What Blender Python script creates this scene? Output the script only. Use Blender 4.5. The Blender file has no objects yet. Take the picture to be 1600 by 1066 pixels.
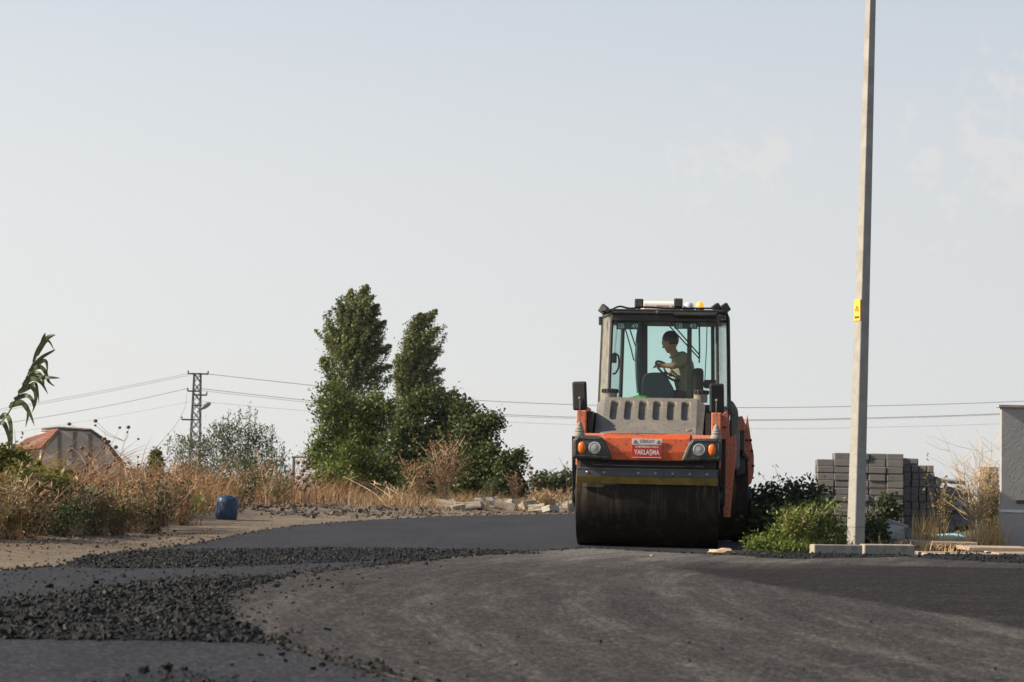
import bpy, bmesh, math, random
import numpy as np
from mathutils import Vector, Matrix, Quaternion
random.seed(7)
R = math.radians
sc = bpy.context.scene
C = sc.collection

# ------------------------------------------------------------------ camera, sky, sun, exposure
F, ROLL, H = 3111.0, R(1.2), .77
PIT = math.atan((748.8-533)/F)
cam = bpy.data.cameras.new('camera'); camo = bpy.data.objects.new('camera', cam); C.objects.link(camo)
cam.sensor_width = 36; cam.lens = F*36/1600; cam.clip_start = .1; cam.clip_end = 40000
camo.matrix_world = Matrix.Translation((0, 0, H)) @ Matrix.Rotation(math.pi/2+PIT, 4, 'X') @ Matrix.Rotation(ROLL, 4, 'Z')
cam.dof.use_dof = True; cam.dof.focus_distance = 24.2; cam.dof.aperture_fstop = 5.0
sc.camera = camo
SUN_EL, SUN_LEFT = R(31), R(95)           # the sun stands to the left of the view
sdir = Vector((-math.sin(SUN_LEFT)*math.cos(SUN_EL), math.cos(SUN_LEFT)*math.cos(SUN_EL), math.sin(SUN_EL)))
w = bpy.data.worlds.new('World'); sc.world = w; w.use_nodes = True
wt = w.node_tree; wt.nodes.clear()
wo = wt.nodes.new('ShaderNodeOutputWorld'); wb = wt.nodes.new('ShaderNodeBackground'); sk = wt.nodes.new('ShaderNodeTexSky')
sk.sky_type = 'NISHITA'; sk.sun_disc = False; sk.sun_elevation = SUN_EL; sk.sun_rotation = -SUN_LEFT
sk.altitude = 100; sk.air_density = 1.0; sk.dust_density = .5; sk.ozone_density = 1.0
wb.inputs['Strength'].default_value = .086
# summer haze whitens the sky towards the horizon all round; a few thin cloud wisps
wtc = wt.nodes.new('ShaderNodeTexCoord'); wsx = wt.nodes.new('ShaderNodeSeparateXYZ'); wt.links.new(wtc.outputs['Generated'], wsx.inputs[0])
wr = wt.nodes.new('ShaderNodeValToRGB'); e = wr.color_ramp.elements; wt.links.new(wsx.outputs[2], wr.inputs[0])
for i, (p_, v_) in enumerate(((0, .94), (.13, .9), (.27, .64), (.55, .18), (1, .06))):
    if i > 1: e.new(p_)
    e[i].position = p_; e[i].color = (v_, v_, v_, 1)
wm_ = wt.nodes.new('ShaderNodeMix'); wm_.data_type = 'RGBA'; wt.links.new(wr.outputs[0], wm_.inputs[0]); wt.links.new(sk.outputs[0], wm_.inputs[6]); whz = wt.nodes.new('ShaderNodeMix'); whz.data_type = 'RGBA'; wmr = wt.nodes.new('ShaderNodeMapRange'); wmr.inputs[1].default_value = -1; wmr.inputs[2].default_value = 1; wt.links.new(wsx.outputs[0], wmr.inputs[0])
wt.links.new(wmr.outputs[0], whz.inputs[0]); whz.inputs[6].default_value = (6.1, 6.03, 5.85, 1); whz.inputs[7].default_value = (3.6, 3.72, 3.9, 1); wt.links.new(whz.outputs[2], wm_.inputs[7])
wn = wt.nodes.new('ShaderNodeTexNoise'); wn.inputs['Scale'].default_value = 75; wn.inputs['Detail'].default_value = 6; wn.inputs['Roughness'].default_value = .6; wt.links.new(wtc.outputs['Generated'], wn.inputs['Vector'])
clouds = None                             # small fair-weather wisps: direction (x, z with y = 1), radius
for cx_, cz_, cr_ in ((.105, .165, .026), (.133, .175, .016), (.245, .163, .036), (.275, .18, .04), (.21, .165, .012), (-.4, .2, .05), (.5, .22, .06)):
    d_ = Vector((cx_, 1, cz_)).normalized(); q = wt.nodes.new('ShaderNodeVectorMath'); q.operation = 'DISTANCE'; wt.links.new(wtc.outputs['Generated'], q.inputs[0]); q.inputs[1].default_value = d_
    mr = wt.nodes.new('ShaderNodeMapRange'); mr.inputs[1].default_value = cr_; mr.inputs[2].default_value = 0; mr.clamp = True; wj = wt.nodes.new('ShaderNodeMath'); wj.operation = 'MULTIPLY_ADD'; wt.links.new(wn.outputs['Fac'], wj.inputs[0]); wj.inputs[1].default_value = cr_*6; wt.links.new(q.outputs['Value'], wj.inputs[2]); wj2 = wt.nodes.new('ShaderNodeMath'); wj2.operation = 'SUBTRACT'; wt.links.new(wj.outputs[0], wj2.inputs[0]); wj2.inputs[1].default_value = cr_*2.9; wt.links.new(wj2.outputs[0], mr.inputs[0])
    if clouds is None: clouds = mr.outputs[0]
    else:
        mx_ = wt.nodes.new('ShaderNodeMath'); mx_.operation = 'MAXIMUM'; wt.links.new(clouds, mx_.inputs[0]); wt.links.new(mr.outputs[0], mx_.inputs[1]); clouds = mx_.outputs[0]
cm = wt.nodes.new('ShaderNodeMath'); cm.operation = 'MULTIPLY_ADD'; wt.links.new(clouds, cm.inputs[0]); cm.inputs[1].default_value = .8; cm.inputs[2].default_value = 0
wc_ = wt.nodes.new('ShaderNodeValToRGB'); wc_.color_ramp.elements[0].position = .02; wc_.color_ramp.elements[0].color = (0, 0, 0, 1); wc_.color_ramp.elements[1].position = .9; wc_.color_ramp.elements[1].color = (.5, .5, .5, 1); wt.links.new(cm.outputs[0], wc_.inputs[0])
wm2 = wt.nodes.new('ShaderNodeMix'); wm2.data_type = 'RGBA'; wt.links.new(wc_.outputs[0], wm2.inputs[0]); wt.links.new(wm_.outputs[2], wm2.inputs[6]); wm2.inputs[7].default_value = (5.2, 4.95, 4.8, 1)
wt.links.new(wm2.outputs[2], wb.inputs[0]); wt.links.new(wb.outputs[0], wo.inputs[0])
sl = bpy.data.lights.new('sun', 'SUN'); sl.energy = 5.0; sl.angle = R(.6); sl.color = (1, .86, .68)
so = bpy.data.objects.new('sun', sl); C.objects.link(so); so.rotation_euler = sdir.to_track_quat('Z', 'Y').to_euler()
sc.view_settings.view_transform = 'Standard'; sc.view_settings.look = 'None'
sc.view_settings.exposure = 0.85; sc.view_settings.gamma = 1.0

# ------------------------------------------------------------------ measuring helpers
def ray(px, py):
    x = (px-800)/F; y = (533-py)/F
    c, s = math.cos(ROLL), math.sin(ROLL)
    xr = x*c-y*s; yr = x*s+y*c
    cp, sp = math.cos(PIT), math.sin(PIT)
    return Vector((xr, cp-yr*sp, sp+yr*cp))
def at(px, py, Y):
    d = ray(px, py); return Vector((0, 0, H)) + d*(Y/d.y)
def gnd(px, py, z=0):
    d = ray(px, py); return Vector((0, 0, H)) + d*((z-H)/d.z)

# ------------------------------------------------------------------ materials
MATS = {}
class NT:
    def __init__(s, name):
        s.m = bpy.data.materials.new(name); s.m.use_nodes = True; s.t = s.m.node_tree; s.t.nodes.clear()
        s.out = s.n('ShaderNodeOutputMaterial'); MATS[name] = s.m
    def n(s, typ, **kw):
        k = s.t.nodes.new(typ)
        for a, b in kw.items(): setattr(k, a, b)
        return k
    def l(s, a, b): s.t.links.new(a, b)
    def noise(s, scale, detail=4, rough=.6, vec=None, dist=0):
        k = s.n('ShaderNodeTexNoise'); k.inputs['Scale'].default_value = scale; k.inputs['Detail'].default_value = detail
        k.inputs['Roughness'].default_value = rough; k.inputs['Distortion'].default_value = dist
        if vec is not None: s.l(vec, k.inputs['Vector'])
        return k.outputs['Fac']
    def cells(s, scale, vec):
        k = s.n('ShaderNodeTexVoronoi'); k.inputs['Scale'].default_value = scale; s.l(vec, k.inputs['Vector']); x = s.n('ShaderNodeSeparateColor'); s.l(k.outputs['Color'], x.inputs[0]); return x.outputs[0], k.outputs['Distance']
    def ramp(s, fac, stops):
        k = s.n('ShaderNodeValToRGB'); e = k.color_ramp.elements
        while len(e) < len(stops): e.new(.5)
        for i, (p, c) in enumerate(stops):
            e[i].position = p; e[i].color = (*c, 1) if len(c) == 3 else c
        s.l(fac, k.inputs[0]); return k.outputs[0]
    def mix(s, fac, a, b, typ='MIX'):
        k = s.n('ShaderNodeMix', data_type='RGBA', blend_type=typ)
        for v, i in ((fac, 0), (a, 6), (b, 7)):
            if hasattr(v, 'links'): s.l(v, k.inputs[i])
            else: k.inputs[i].default_value = v if i == 0 else (*v, 1)
        return k.outputs[2]
    def math(s, op, a, b=None, clamp=False):
        k = s.n('ShaderNodeMath', operation=op); k.use_clamp = clamp
        for v, i in ((a, 0), (b, 1)):
            if v is None: continue
            if hasattr(v, 'links'): s.l(v, k.inputs[i])
            else: k.inputs[i].default_value = v
        return k.outputs[0]
    def coord(s, kind='Object', scale=None):
        o = s.n('ShaderNodeTexCoord').outputs[kind]
        if scale:
            k = s.n('ShaderNodeMapping'); k.inputs['Scale'].default_value = scale; s.l(o, k.inputs[0]); return k.outputs[0]
        return o
    def bsdf(s, col, rough=.6, metal=0, bump=None, bstr=.3, bdist=.02, spec=.5):
        p = s.n('ShaderNodeBsdfPrincipled')
        for v, nme in ((col, 'Base Color'), (rough, 'Roughness'), (metal, 'Metallic')):
            if hasattr(v, 'links'): s.l(v, p.inputs[nme])
            else: p.inputs[nme].default_value = (*v, 1) if nme == 'Base Color' else v
        p.inputs['Specular IOR Level'].default_value = spec
        if bump is not None:
            b = s.n('ShaderNodeBump'); b.inputs['Strength'].default_value = bstr; b.inputs['Distance'].default_value = bdist
            s.l(bump, b.inputs['Height']); s.l(b.outputs[0], p.inputs['Normal'])
        s.l(p.outputs[0], s.out.inputs[0]); return p

def simple(name, col, rough=.6, metal=0, var=.25, scale=6, bump=.15, spec=.5, dirt=None, bdist=.01, splash=None):
    t = NT(name); v = t.coord()
    n1 = t.noise(scale, 6, .65, v); n2 = t.noise(scale*9, 3, .6, v)
    a = tuple(c*(1-var) for c in col); b = tuple(min(1, c*(1+var)) for c in col)
    c = t.ramp(n1, [(.3, a), (.7, b)])
    if dirt:
        f = t.math('MULTIPLY', t.ramp(t.noise(scale*.7+1.3, 7, .7, v), [(.48, (0, 0, 0)), (.72, (1, 1, 1))]), .75)
        c = t.mix(f, c, dirt)
    if splash:
        st = t.noise(7, 6, .7, t.coord(scale=(3, 3, .6))); c = t.mix(t.math('MULTIPLY', t.ramp(st, [(.52, (0, 0, 0)), (.68, (1, 1, 1))]), .55), c, tuple(.5*x+.5*y for x, y in zip(col, (.2, .17, .13))))
        c = t.mix(t.math('MULTIPLY', t.ramp(t.noise(38, 3, .6, v), [(.58, (0, 0, 0)), (.63, (1, 1, 1))]), .8), c, splash)
    t.bsdf(c, rough, metal, n2, bump, bdist, spec); return t.m

def leafmat(name, dark, light, trans=.4, rough=.55):
    t = NT(name)
    a = t.n('ShaderNodeAttribute', attribute_name='var')
    c = t.ramp(a.outputs['Fac'], [(0, dark), (1, light)])
    p = t.n('ShaderNodeBsdfPrincipled'); t.l(c, p.inputs['Base Color']); p.inputs['Roughness'].default_value = rough
    p.inputs['Specular IOR Level'].default_value = .35
    tr = t.n('ShaderNodeBsdfTranslucent'); t.l(c, tr.inputs[0])
    mx = t.n('ShaderNodeMixShader'); mx.inputs[0].default_value = trans
    t.l(p.outputs[0], mx.inputs[1]); t.l(tr.outputs[0], mx.inputs[2]); t.l(mx.outputs[0], t.out.inputs[0]); return t.m

leafmat('poplar_leaf', (.035, .05, .012), (.25, .28, .10), .35)
leafmat('walnut_leaf', (.038, .06, .010), (.18, .22, .04), .4)
leafmat('fig_leaf', (.022, .036, .008), (.095, .12, .026), .35)
leafmat('tamarisk_leaf', (.06, .075, .035), (.16, .17, .085), .35)
leafmat('weed_leaf', (.06, .10, .018), (.26, .31, .07), .4)
leafmat('dark_weed_leaf', (.022, .035, .012), (.075, .09, .03), .3)
leafmat('yellow_green_leaf', (.07, .085, .015), (.26, .24, .045), .4)
leafmat('reed_leaf', (.05, .07, .025), (.2, .22, .10), .35)
leafmat('dry_grass', (.10, .06, .028), (.42, .28, .14), .35)
leafmat('red_dry_grass', (.09, .045, .02), (.42, .225, .105), .3)
leafmat('straw', (.36, .24, .10), (.7, .5, .24), .4)
leafmat('olive_grass', (.08, .08, .025), (.25, .22, .08), .35)
simple('bark', (.12, .09, .065), .9, var=.4, scale=20)
simple('dry_stalk', (.36, .24, .15), .85, var=.35, scale=15)
simple('pale_stalk', (.5, .37, .22), .85, var=.3, scale=15)
simple('seed_head', (.16, .09, .05), .9, var=.4, scale=40)

simple('concrete', (.29, .28, .255), .9, var=.16, scale=5, bump=.35, dirt=(.22, .2, .17))
simple('block_concrete', (.17, .165, .155), .95, var=.2, scale=7, bump=.4, dirt=(.13, .12, .11))
simple('block_pale', (.3, .285, .26), .95, var=.15, scale=7, bump=.4)
simple('render_wall', (.3, .295, .285), .93, var=.1, scale=3, bump=.35, dirt=(.24, .225, .2))
simple('rubble', (.25, .22, .18), .95, var=.25, scale=4, bump=.5, dirt=(.28, .22, .15))
simple('kerb_concrete', (.3, .27, .22), .95, var=.2, scale=8, bump=.4, dirt=(.14, .12, .1))
simple('slab', (.34, .26, .2), .95, var=.2, scale=3, bump=.4, dirt=(.3, .22, .14))
simple('plaster', (.36, .33, .29), .95, var=.15, scale=1.5, bump=.2, dirt=(.25, .2, .16))
simple('blue_plaster', (.33, .37, .41), .95, var=.15, scale=1.2, bump=.2, dirt=(.35, .3, .25))
simple('timber', (.09, .07, .055), .9, var=.3, scale=10)
simple('roof_tile', (.2, .066, .042), .9, var=.35, scale=8, dirt=(.14, .07, .05))
simple('old_tile', (.14, .10, .075), .95, var=.4, scale=6)
simple('orange_paint', (.56, .09, .02), .45, var=.1, scale=4, bump=.05, dirt=(.5, .12, .04), splash=(.08, .03, .015))
simple('orange_lit_side', (.55, .15, .075), .6, var=.15, scale=4, bump=.06, dirt=(.36, .19, .13), splash=(.09, .04, .025))  # paler salmon copy of the orange paint, its sunlit tone put into the colour
simple('hood_grey', (.155, .14, .122), .62, var=.1, scale=3, bump=.06, dirt=(.24, .21, .17), splash=(.07, .06, .05))
simple('pod_plastic', (.035, .036, .033), .5, var=.3, scale=5, dirt=(.06, .056, .05), splash=(.12, .11, .095))
simple('black_metal', (.02, .02, .02), .5, var=.3, scale=6, dirt=(.045, .042, .038))
simple('black_rubber', (.016, .016, .016), .7, var=.3, scale=8)
simple('steel', (.2, .19, .17), .5, metal=.5, var=.25, scale=10)
simple('yellow_edge', (.27, .19, .04), .75, var=.3, scale=6, dirt=(.1, .075, .04))
simple('scraper_steel', (.07, .08, .095), .5, metal=.3, var=.3, scale=6)
simple('bolt_steel', (.45, .44, .42), .4, metal=.6, var=.2)
simple('post_brown', (.07, .058, .035), .5, var=.2, scale=6)
simple('console', (.03, .045, .065), .5, var=.2, scale=5)
simple('seat_fabric', (.02, .02, .021), .8, var=.3, scale=10)
simple('white_plastic', (.72, .66, .57), .5, var=.05, scale=4, dirt=(.6, .5, .4))
simple('grey_dome', (.5, .5, .5), .4, var=.08)
simple('mount_grey', (.22, .2, .165), .7, var=.2, scale=12)
simple('skin', (.42, .22, .14), .55, var=.1, scale=8)
simple('hair', (.012, .010, .009), .6, var=.3, scale=40)
simple('shirt', (.34, .28, .19), .9, var=.15, scale=9, bump=.4, bdist=.03)
simple('trousers', (.06, .06, .065), .9, var=.2, scale=9)
simple('green_bag', (.08, .5, .06), .4, var=.3, scale=9)
simple('barrel_blue', (.02, .045, .10), .5, var=.3, scale=4, dirt=(.05, .07, .11))
simple('pipe_blue', (.06, .25, .36), .5, var=.2, scale=6)
simple('sign_red', (.40, .02, .022), .5, var=.12, scale=6)
simple('sign_white', (.62, .58, .54), .55, var=.1, scale=8)
simple('ink', (.06, .03, .025), .6, var=.1)
simple('plate_teal', (.03, .07, .075), .5, var=.1)
simple('plate_ink', (.7, .8, .78), .6, var=.1)
simple('faded_letter', (.62, .30, .17), .6, var=.15)
simple('warning_yellow', (.72, .42, .04), .5, var=.12, scale=9)
simple('pylon_steel', (.06, .055, .05), .7, metal=.2, var=.3, scale=3)
simple('lamp_grey', (.2, .2, .2), .5, var=.1)
simple('cable', (.055, .055, .055), .7, var=.1)
simple('dark_soil', (.1, .078, .058), .97, var=.35, scale=9, bump=.6)
simple('pale_dirt', (.52, .38, .24), .95, var=.25, scale=12, bump=.5)
simple('cushion_paint', (.5, .49, .45), .7, var=.2, scale=5)

def glassmat(name, tint, gloss=.08, dust=0.0, dustcol=(.5, .48, .42), rough=.02):
    t = NT(name)
    tr = t.n('ShaderNodeBsdfTransparent'); tr.inputs[0].default_value = (*tint, 1)
    gl = t.n('ShaderNodeBsdfGlossy'); gl.inputs['Roughness'].default_value = rough
    fr = t.n('ShaderNodeFresnel'); fr.inputs[0].default_value = 1.5
    mx = t.n('ShaderNodeMixShader'); t.l(t.math('MULTIPLY', fr.outputs[0], gloss*10, True), mx.inputs[0])
    t.l(tr.outputs[0], mx.inputs[1]); t.l(gl.outputs[0], mx.inputs[2]); o = mx.outputs[0]
    if dust:
        d = t.n('ShaderNodeBsdfDiffuse'); d.inputs[0].default_value = (*dustcol, 1)
        tl = t.n('ShaderNodeBsdfTranslucent'); tl.inputs[0].default_value = (*dustcol, 1)
        dm = t.n('ShaderNodeMixShader'); dm.inputs[0].default_value = .5
        t.l(d.outputs[0], dm.inputs[1]); t.l(tl.outputs[0], dm.inputs[2])
        m2 = t.n('ShaderNodeMixShader'); nz = t.noise(9, 5, .6, t.coord())
        t.l(t.math('MULTIPLY', nz, dust*2, True), m2.inputs[0]); t.l(o, m2.inputs[1]); t.l(dm.outputs[0], m2.inputs[2]); o = m2.outputs[0]
    t.l(o, t.out.inputs[0]); return t.m
glassmat('windscreen', (.78, .93, .90), .05, .03)
glassmat('rear_glass', (.80, .95, .93), .05, .03)
glassmat('dusty_glass', (.6, .62, .57), .08, .45, (.62, .58, .47))
glassmat('light_dusty_glass', (.8, .82, .8), .05, .12, (.62, .6, .52))
glassmat('lamp_glass', (.9, .9, .88), .1, .6, (.75, .74, .7))
t = NT('amber_lens'); t.bsdf((.75, .16, .02), .25)
t = NT('beacon_lens'); p = t.bsdf((.9, .3, .02), .25); p.inputs['Emission Color'].default_value = (1, .36, .03, 1); p.inputs['Emission Strength'].default_value = .55
t = NT('reflector'); t.bsdf((.75, .73, .7), .22, .8)

# asphalt: fresh lower mat
t = NT('asphalt_fresh'); v = t.coord()
n1 = t.noise(.5, 5, .6, t.coord(scale=(2.2, .5, 1))); n2 = t.noise(55, 4, .75, v); n3 = t.noise(9, 5, .65, v)
c = t.ramp(n1, [(.3, (.022, .023, .028)), (.7, (.038, .039, .045))])
c = t.mix(t.ramp(n2, [(.5, (0, 0, 0)), (.7, (.8, .8, .8))]), c, (.075, .073, .073))
c = t.mix(t.ramp(n2, [(.28, (.8, .8, .8)), (.45, (0, 0, 0))]), c, (.013, .013, .015))
cr, cd = t.cells(60, v); c = t.mix(.8, c, t.ramp(cr, [(0, (.25, .25, .25)), (.75, (1, 1, 1)), (1, (2.6, 2.5, 2.4))]), 'MULTIPLY')
t.bsdf(c, .75, 0, t.math('ADD', n2, n3), .9, .012, spec=.1)
# asphalt: dusty upper mat with wheel streaks, a darker lane at the right
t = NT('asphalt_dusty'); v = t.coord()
sx = t.n('ShaderNodeSeparateXYZ'); t.l(v, sx.inputs[0]); X, Y = sx.outputs[0], sx.outputs[1]
dy = t.math('SUBTRACT', Y, 12.5); bulge = t.math('MULTIPLY', t.math('MULTIPLY', dy, dy), .022)
xs = t.math('SUBTRACT', X, bulge)
cb = t.n('ShaderNodeCombineXYZ'); t.l(xs, cb.inputs[0]); t.l(t.math('MULTIPLY', Y, .09), cb.inputs[1])
streak = t.noise(3.2, 7, .75, cb.outputs[0]); patch = t.noise(.9, 6, .65, v); patch2 = t.noise(2.2, 7, .75, t.coord(scale=(1, .6, 1)))
grain = t.noise(70, 4, .8, v); mid = t.noise(22, 6, .8, v)
c = t.ramp(streak, [(.34, (.03, .03, .032)), (.5, (.052, .051, .052)), (.64, (.13, .124, .12))])
c = t.mix(t.ramp(patch, [(.42, (0, 0, 0)), (.62, (.7, .7, .7))]), c, (.06, .057, .056))
c = t.mix(t.ramp(patch2, [(.53, (0, 0, 0)), (.7, (.6, .6, .6))]), c, (.115, .1, .09))
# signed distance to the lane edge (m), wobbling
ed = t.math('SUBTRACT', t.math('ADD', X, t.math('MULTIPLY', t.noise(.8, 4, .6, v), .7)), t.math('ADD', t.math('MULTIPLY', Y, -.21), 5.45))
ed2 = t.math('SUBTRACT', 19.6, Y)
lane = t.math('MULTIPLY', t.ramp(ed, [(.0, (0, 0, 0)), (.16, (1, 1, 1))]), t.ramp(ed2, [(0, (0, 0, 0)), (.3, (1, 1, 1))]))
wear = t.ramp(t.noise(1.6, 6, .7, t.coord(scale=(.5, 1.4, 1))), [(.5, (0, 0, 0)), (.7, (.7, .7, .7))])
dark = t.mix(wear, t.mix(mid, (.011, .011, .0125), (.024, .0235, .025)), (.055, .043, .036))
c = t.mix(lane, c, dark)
c = t.mix(t.ramp(mid, [(.54, (0, 0, 0)), (.68, (.75, .75, .75))]), c, (.12, .108, .1))
c = t.mix(t.ramp(mid, [(.34, (.85, .85, .85)), (.46, (0, 0, 0))]), c, (.024, .022, .022))
c = t.mix(t.ramp(grain, [(.55, (0, 0, 0)), (.7, (.8, .8, .8))]), c, (.17, .15, .135))
c = t.mix(t.ramp(grain, [(.3, (.8, .8, .8)), (.45, (0, 0, 0))]), c, (.02, .019, .019))
q = t.n('ShaderNodeVectorMath', operation='DISTANCE'); t.l(v, q.inputs[0]); q.inputs[1].default_value = (.75, 21.2, 0)
dz = t.math('MULTIPLY', t.ramp(t.math('DIVIDE', q.outputs['Value'], 5.0), [(.1, (1, 1, 1)), (.75, (0, 0, 0))]), t.ramp(streak, [(.36, (.1, .1, .1)), (.6, (.8, .8, .8))]))
c = t.mix(dz, c, (.19, .184, .178))  # pale sheen before the drum painted as lighter colour, broken by dusty streaks
cr, cd = t.cells(52, v); cr2, cd2 = t.cells(95, v)
c = t.mix(.6, c, t.ramp(cr, [(0, (.3, .3, .3)), (.6, (.9, .9, .9)), (.9, (1.5, 1.45, 1.4)), (1, (2.8, 2.6, 2.4))]), 'MULTIPLY')
c = t.mix(.7, c, t.ramp(cr2, [(0, (.4, .4, .4)), (.8, (1.1, 1.1, 1.1)), (1, (2.2, 2.1, 2.0))]), 'MULTIPLY')
t.bsdf(c, .85, 0, t.math('ADD', grain, t.math('MULTIPLY', mid, 1.5)), .8, .012, spec=.06)
# loose hot mix
t = NT('hot_mix'); v = t.coord()
a_ = t.n('ShaderNodeAttribute', attribute_name='var')
c = t.ramp(a_.outputs['Fac'], [(0, (.004, .004, .004)), (.7, (.010, .0098, .0095)), (.95, (.026, .025, .023)), (1, (.12, .105, .085))])
c = t.mix(t.math('MULTIPLY', t.noise(60, 4, .7, v), .6), c, (.008, .008, .008))
t.bsdf(c, .6, 0, t.noise(120, 3, .7, v), 1.0, .008, spec=.25)
# soil
t = NT('soil'); v = t.coord()
n1 = t.noise(.35, 7, .65, v); n2 = t.noise(6, 6, .7, v); n3 = t.noise(40, 3, .7, v)
c = t.ramp(n1, [(.3, (.12, .092, .065)), (.5, (.22, .165, .11)), (.7, (.33, .25, .165))])
c = t.mix(t.ramp(n2, [(.35, (.85, .85, .85)), (.58, (0, 0, 0))]), c, (.10, .08, .06))
c = t.mix(t.ramp(n3, [(.3, (.7, .7, .7)), (.5, (0, 0, 0))]), c, (.09, .075, .06))
t.bsdf(c, .97, 0, t.math('ADD', n2, n3), 1.0, .06)
t = NT('far_field'); v = t.coord()
t.bsdf(t.ramp(t.noise(.004, 5, .6, v), [(.3, (.10, .11, .05)), (.7, (.24, .2, .12))]), .97)
# drum: oily steel with dry dust runs
t = NT('drum_steel'); v = t.coord()
st = t.noise(3.5, 5, .6, t.coord(scale=(4, .35, .35))); n2 = t.noise(25, 4, .6, v)
sx = t.n('ShaderNodeSeparateXYZ'); t.l(v, sx.inputs[0])
hi = t.ramp(sx.outputs[2], [(.25, (0, 0, 0)), (.85, (1, 1, 1))])
run = t.math('MULTIPLY', t.ramp(st, [(.54, (0, 0, 0)), (.62, (1, 1, 1))]), hi)
c = t.mix(t.math('MAXIMUM', run, t.math('MULTIPLY', t.ramp(t.noise(5, 6, .7, v), [(.52, (0, 0, 0)), (.7, (1, 1, 1))]), .45)), t.ramp(n2, [(.3, (.012, .0095, .0075)), (.7, (.024, .019, .0145))]), (.085, .064, .045))
t.bsdf(c, .6, 0, n2, .12, .004, spec=.12)

# ------------------------------------------------------------------ geometry helpers
class G:
    def __init__(s): s.v = []; s.f = []
    def add(s, vs, fs):
        b = len(s.v); s.v += [tuple(p) for p in vs]; s.f += [tuple(i+b for i in f) for f in fs]; return s
    def box(s, x0, x1, y0, y1, z0, z1, bev=0, M=None):
        bm = bmesh.new(); bmesh.ops.create_cube(bm, size=1)
        for q in bm.verts: q.co = Vector(((x0+x1)/2+q.co.x*(x1-x0), (y0+y1)/2+q.co.y*(y1-y0), (z0+z1)/2+q.co.z*(z1-z0)))
        if bev: bmesh.ops.bevel(bm, geom=bm.edges[:], offset=bev, segments=2, affect='EDGES', profile=.5)
        return s._bm(bm, M)
    def _bm(s, bm, M=None):
        bm.verts.index_update()
        vs = [(M @ q.co) if M else q.co.copy() for q in bm.verts]; fs = [[q.index for q in f.verts] for f in bm.faces]; bm.free()
        return s.add(vs, fs)
    def prism(s, pts, d, bev=0):            # polygon (3-D points, planar) extruded along vector d
        bm = bmesh.new(); d = Vector(d); vs = [bm.verts.new(Vector(p)) for p in pts]; f = bm.faces.new(vs)
        r = bmesh.ops.extrude_face_region(bm, geom=[f])
        for q in r['geom']:
            if isinstance(q, bmesh.types.BMVert): q.co += d
        bmesh.ops.recalc_face_normals(bm, faces=bm.faces[:])
        if bev: bmesh.ops.bevel(bm, geom=bm.edges[:], offset=bev, segments=2, affect='EDGES', profile=.5)
        return s._bm(bm)
    def tube(s, pts, r, n=8, cap=True):
        pts = [Vector(p) for p in pts]; rs = r if isinstance(r, (list, tuple)) else [r]*len(pts)
        b = len(s.v); up = None
        for i, p in enumerate(pts):
            d = (pts[min(i+1, len(pts)-1)]-pts[max(i-1, 0)]).normalized()
            if up is None: up = d.orthogonal().normalized()
            up = (up-d*up.dot(d)).normalized(); sd = d.cross(up)
            for k in range(n):
                a = 2*math.pi*k/n; s.v.append(tuple(p+(up*math.cos(a)+sd*math.sin(a))*rs[i]))
        for i in range(len(pts)-1):
            for k in range(n): s.f.append((b+i*n+k, b+i*n+(k+1) % n, b+(i+1)*n+(k+1) % n, b+(i+1)*n+k))
        if cap: s.f.append(tuple(b+k for k in range(n))[::-1]); s.f.append(tuple(b+(len(pts)-1)*n+k for k in range(n)))
        return s
    def lathe(s, prof, n=24, M=None):       # prof [(r, h)] about z
        b = len(s.v)
        for r, h in prof:
            for k in range(n):
                a = 2*math.pi*k/n; p = Vector((r*math.cos(a), r*math.sin(a), h)); s.v.append(tuple(M @ p if M else p))
        for i in range(len(prof)-1):
            for k in range(n): s.f.append((b+i*n+k, b+i*n+(k+1) % n, b+(i+1)*n+(k+1) % n, b+(i+1)*n+k))
        s.f.append(tuple(b+k for k in range(n))[::-1]); s.f.append(tuple(b+(len(prof)-1)*n+k for k in range(n)))
        return s
    def ball(s, c, r, seg=12, M=None):
        bm = bmesh.new(); bmesh.ops.create_uvsphere(bm, u_segments=seg, v_segments=max(4, seg*2//3), radius=1)
        r = r if isinstance(r, (tuple, list)) else (r, r, r)
        for q in bm.verts:
            p = Vector((q.co.x*r[0], q.co.y*r[1], q.co.z*r[2])); q.co = (M @ p if M else p)+Vector(c)
        return s._bm(bm)
    def build(s, name, mat, parent=None, smooth=False, loc=None, angle=40):
        me = bpy.data.meshes.new(name); me.from_pydata(s.v, [], s.f); me.update()
        o = bpy.data.objects.new(name, me); C.objects.link(o); me.materials.append(MATS[mat])
        if smooth:
            me.shade_smooth() if angle >= 180 else me.set_sharp_from_angle(angle=R(angle))
            if angle < 180: pass
        if parent: o.parent = parent
        if loc is not None: o.location = loc
        return o
def tag(o, label, cat=None, group=None, kind=None):
    if label: o['label'] = label
    if cat: o['category'] = cat
    if group: o['group'] = group
    if kind: o['kind'] = kind
    return o
def thing(name, label, cat, loc=(0, 0, 0), group=None, rz=0):
    o = bpy.data.objects.new(name, None); C.objects.link(o); o.location = loc; o.rotation_euler = (0, 0, rz); o.empty_display_size = .2
    return tag(o, label, cat, group)
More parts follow.
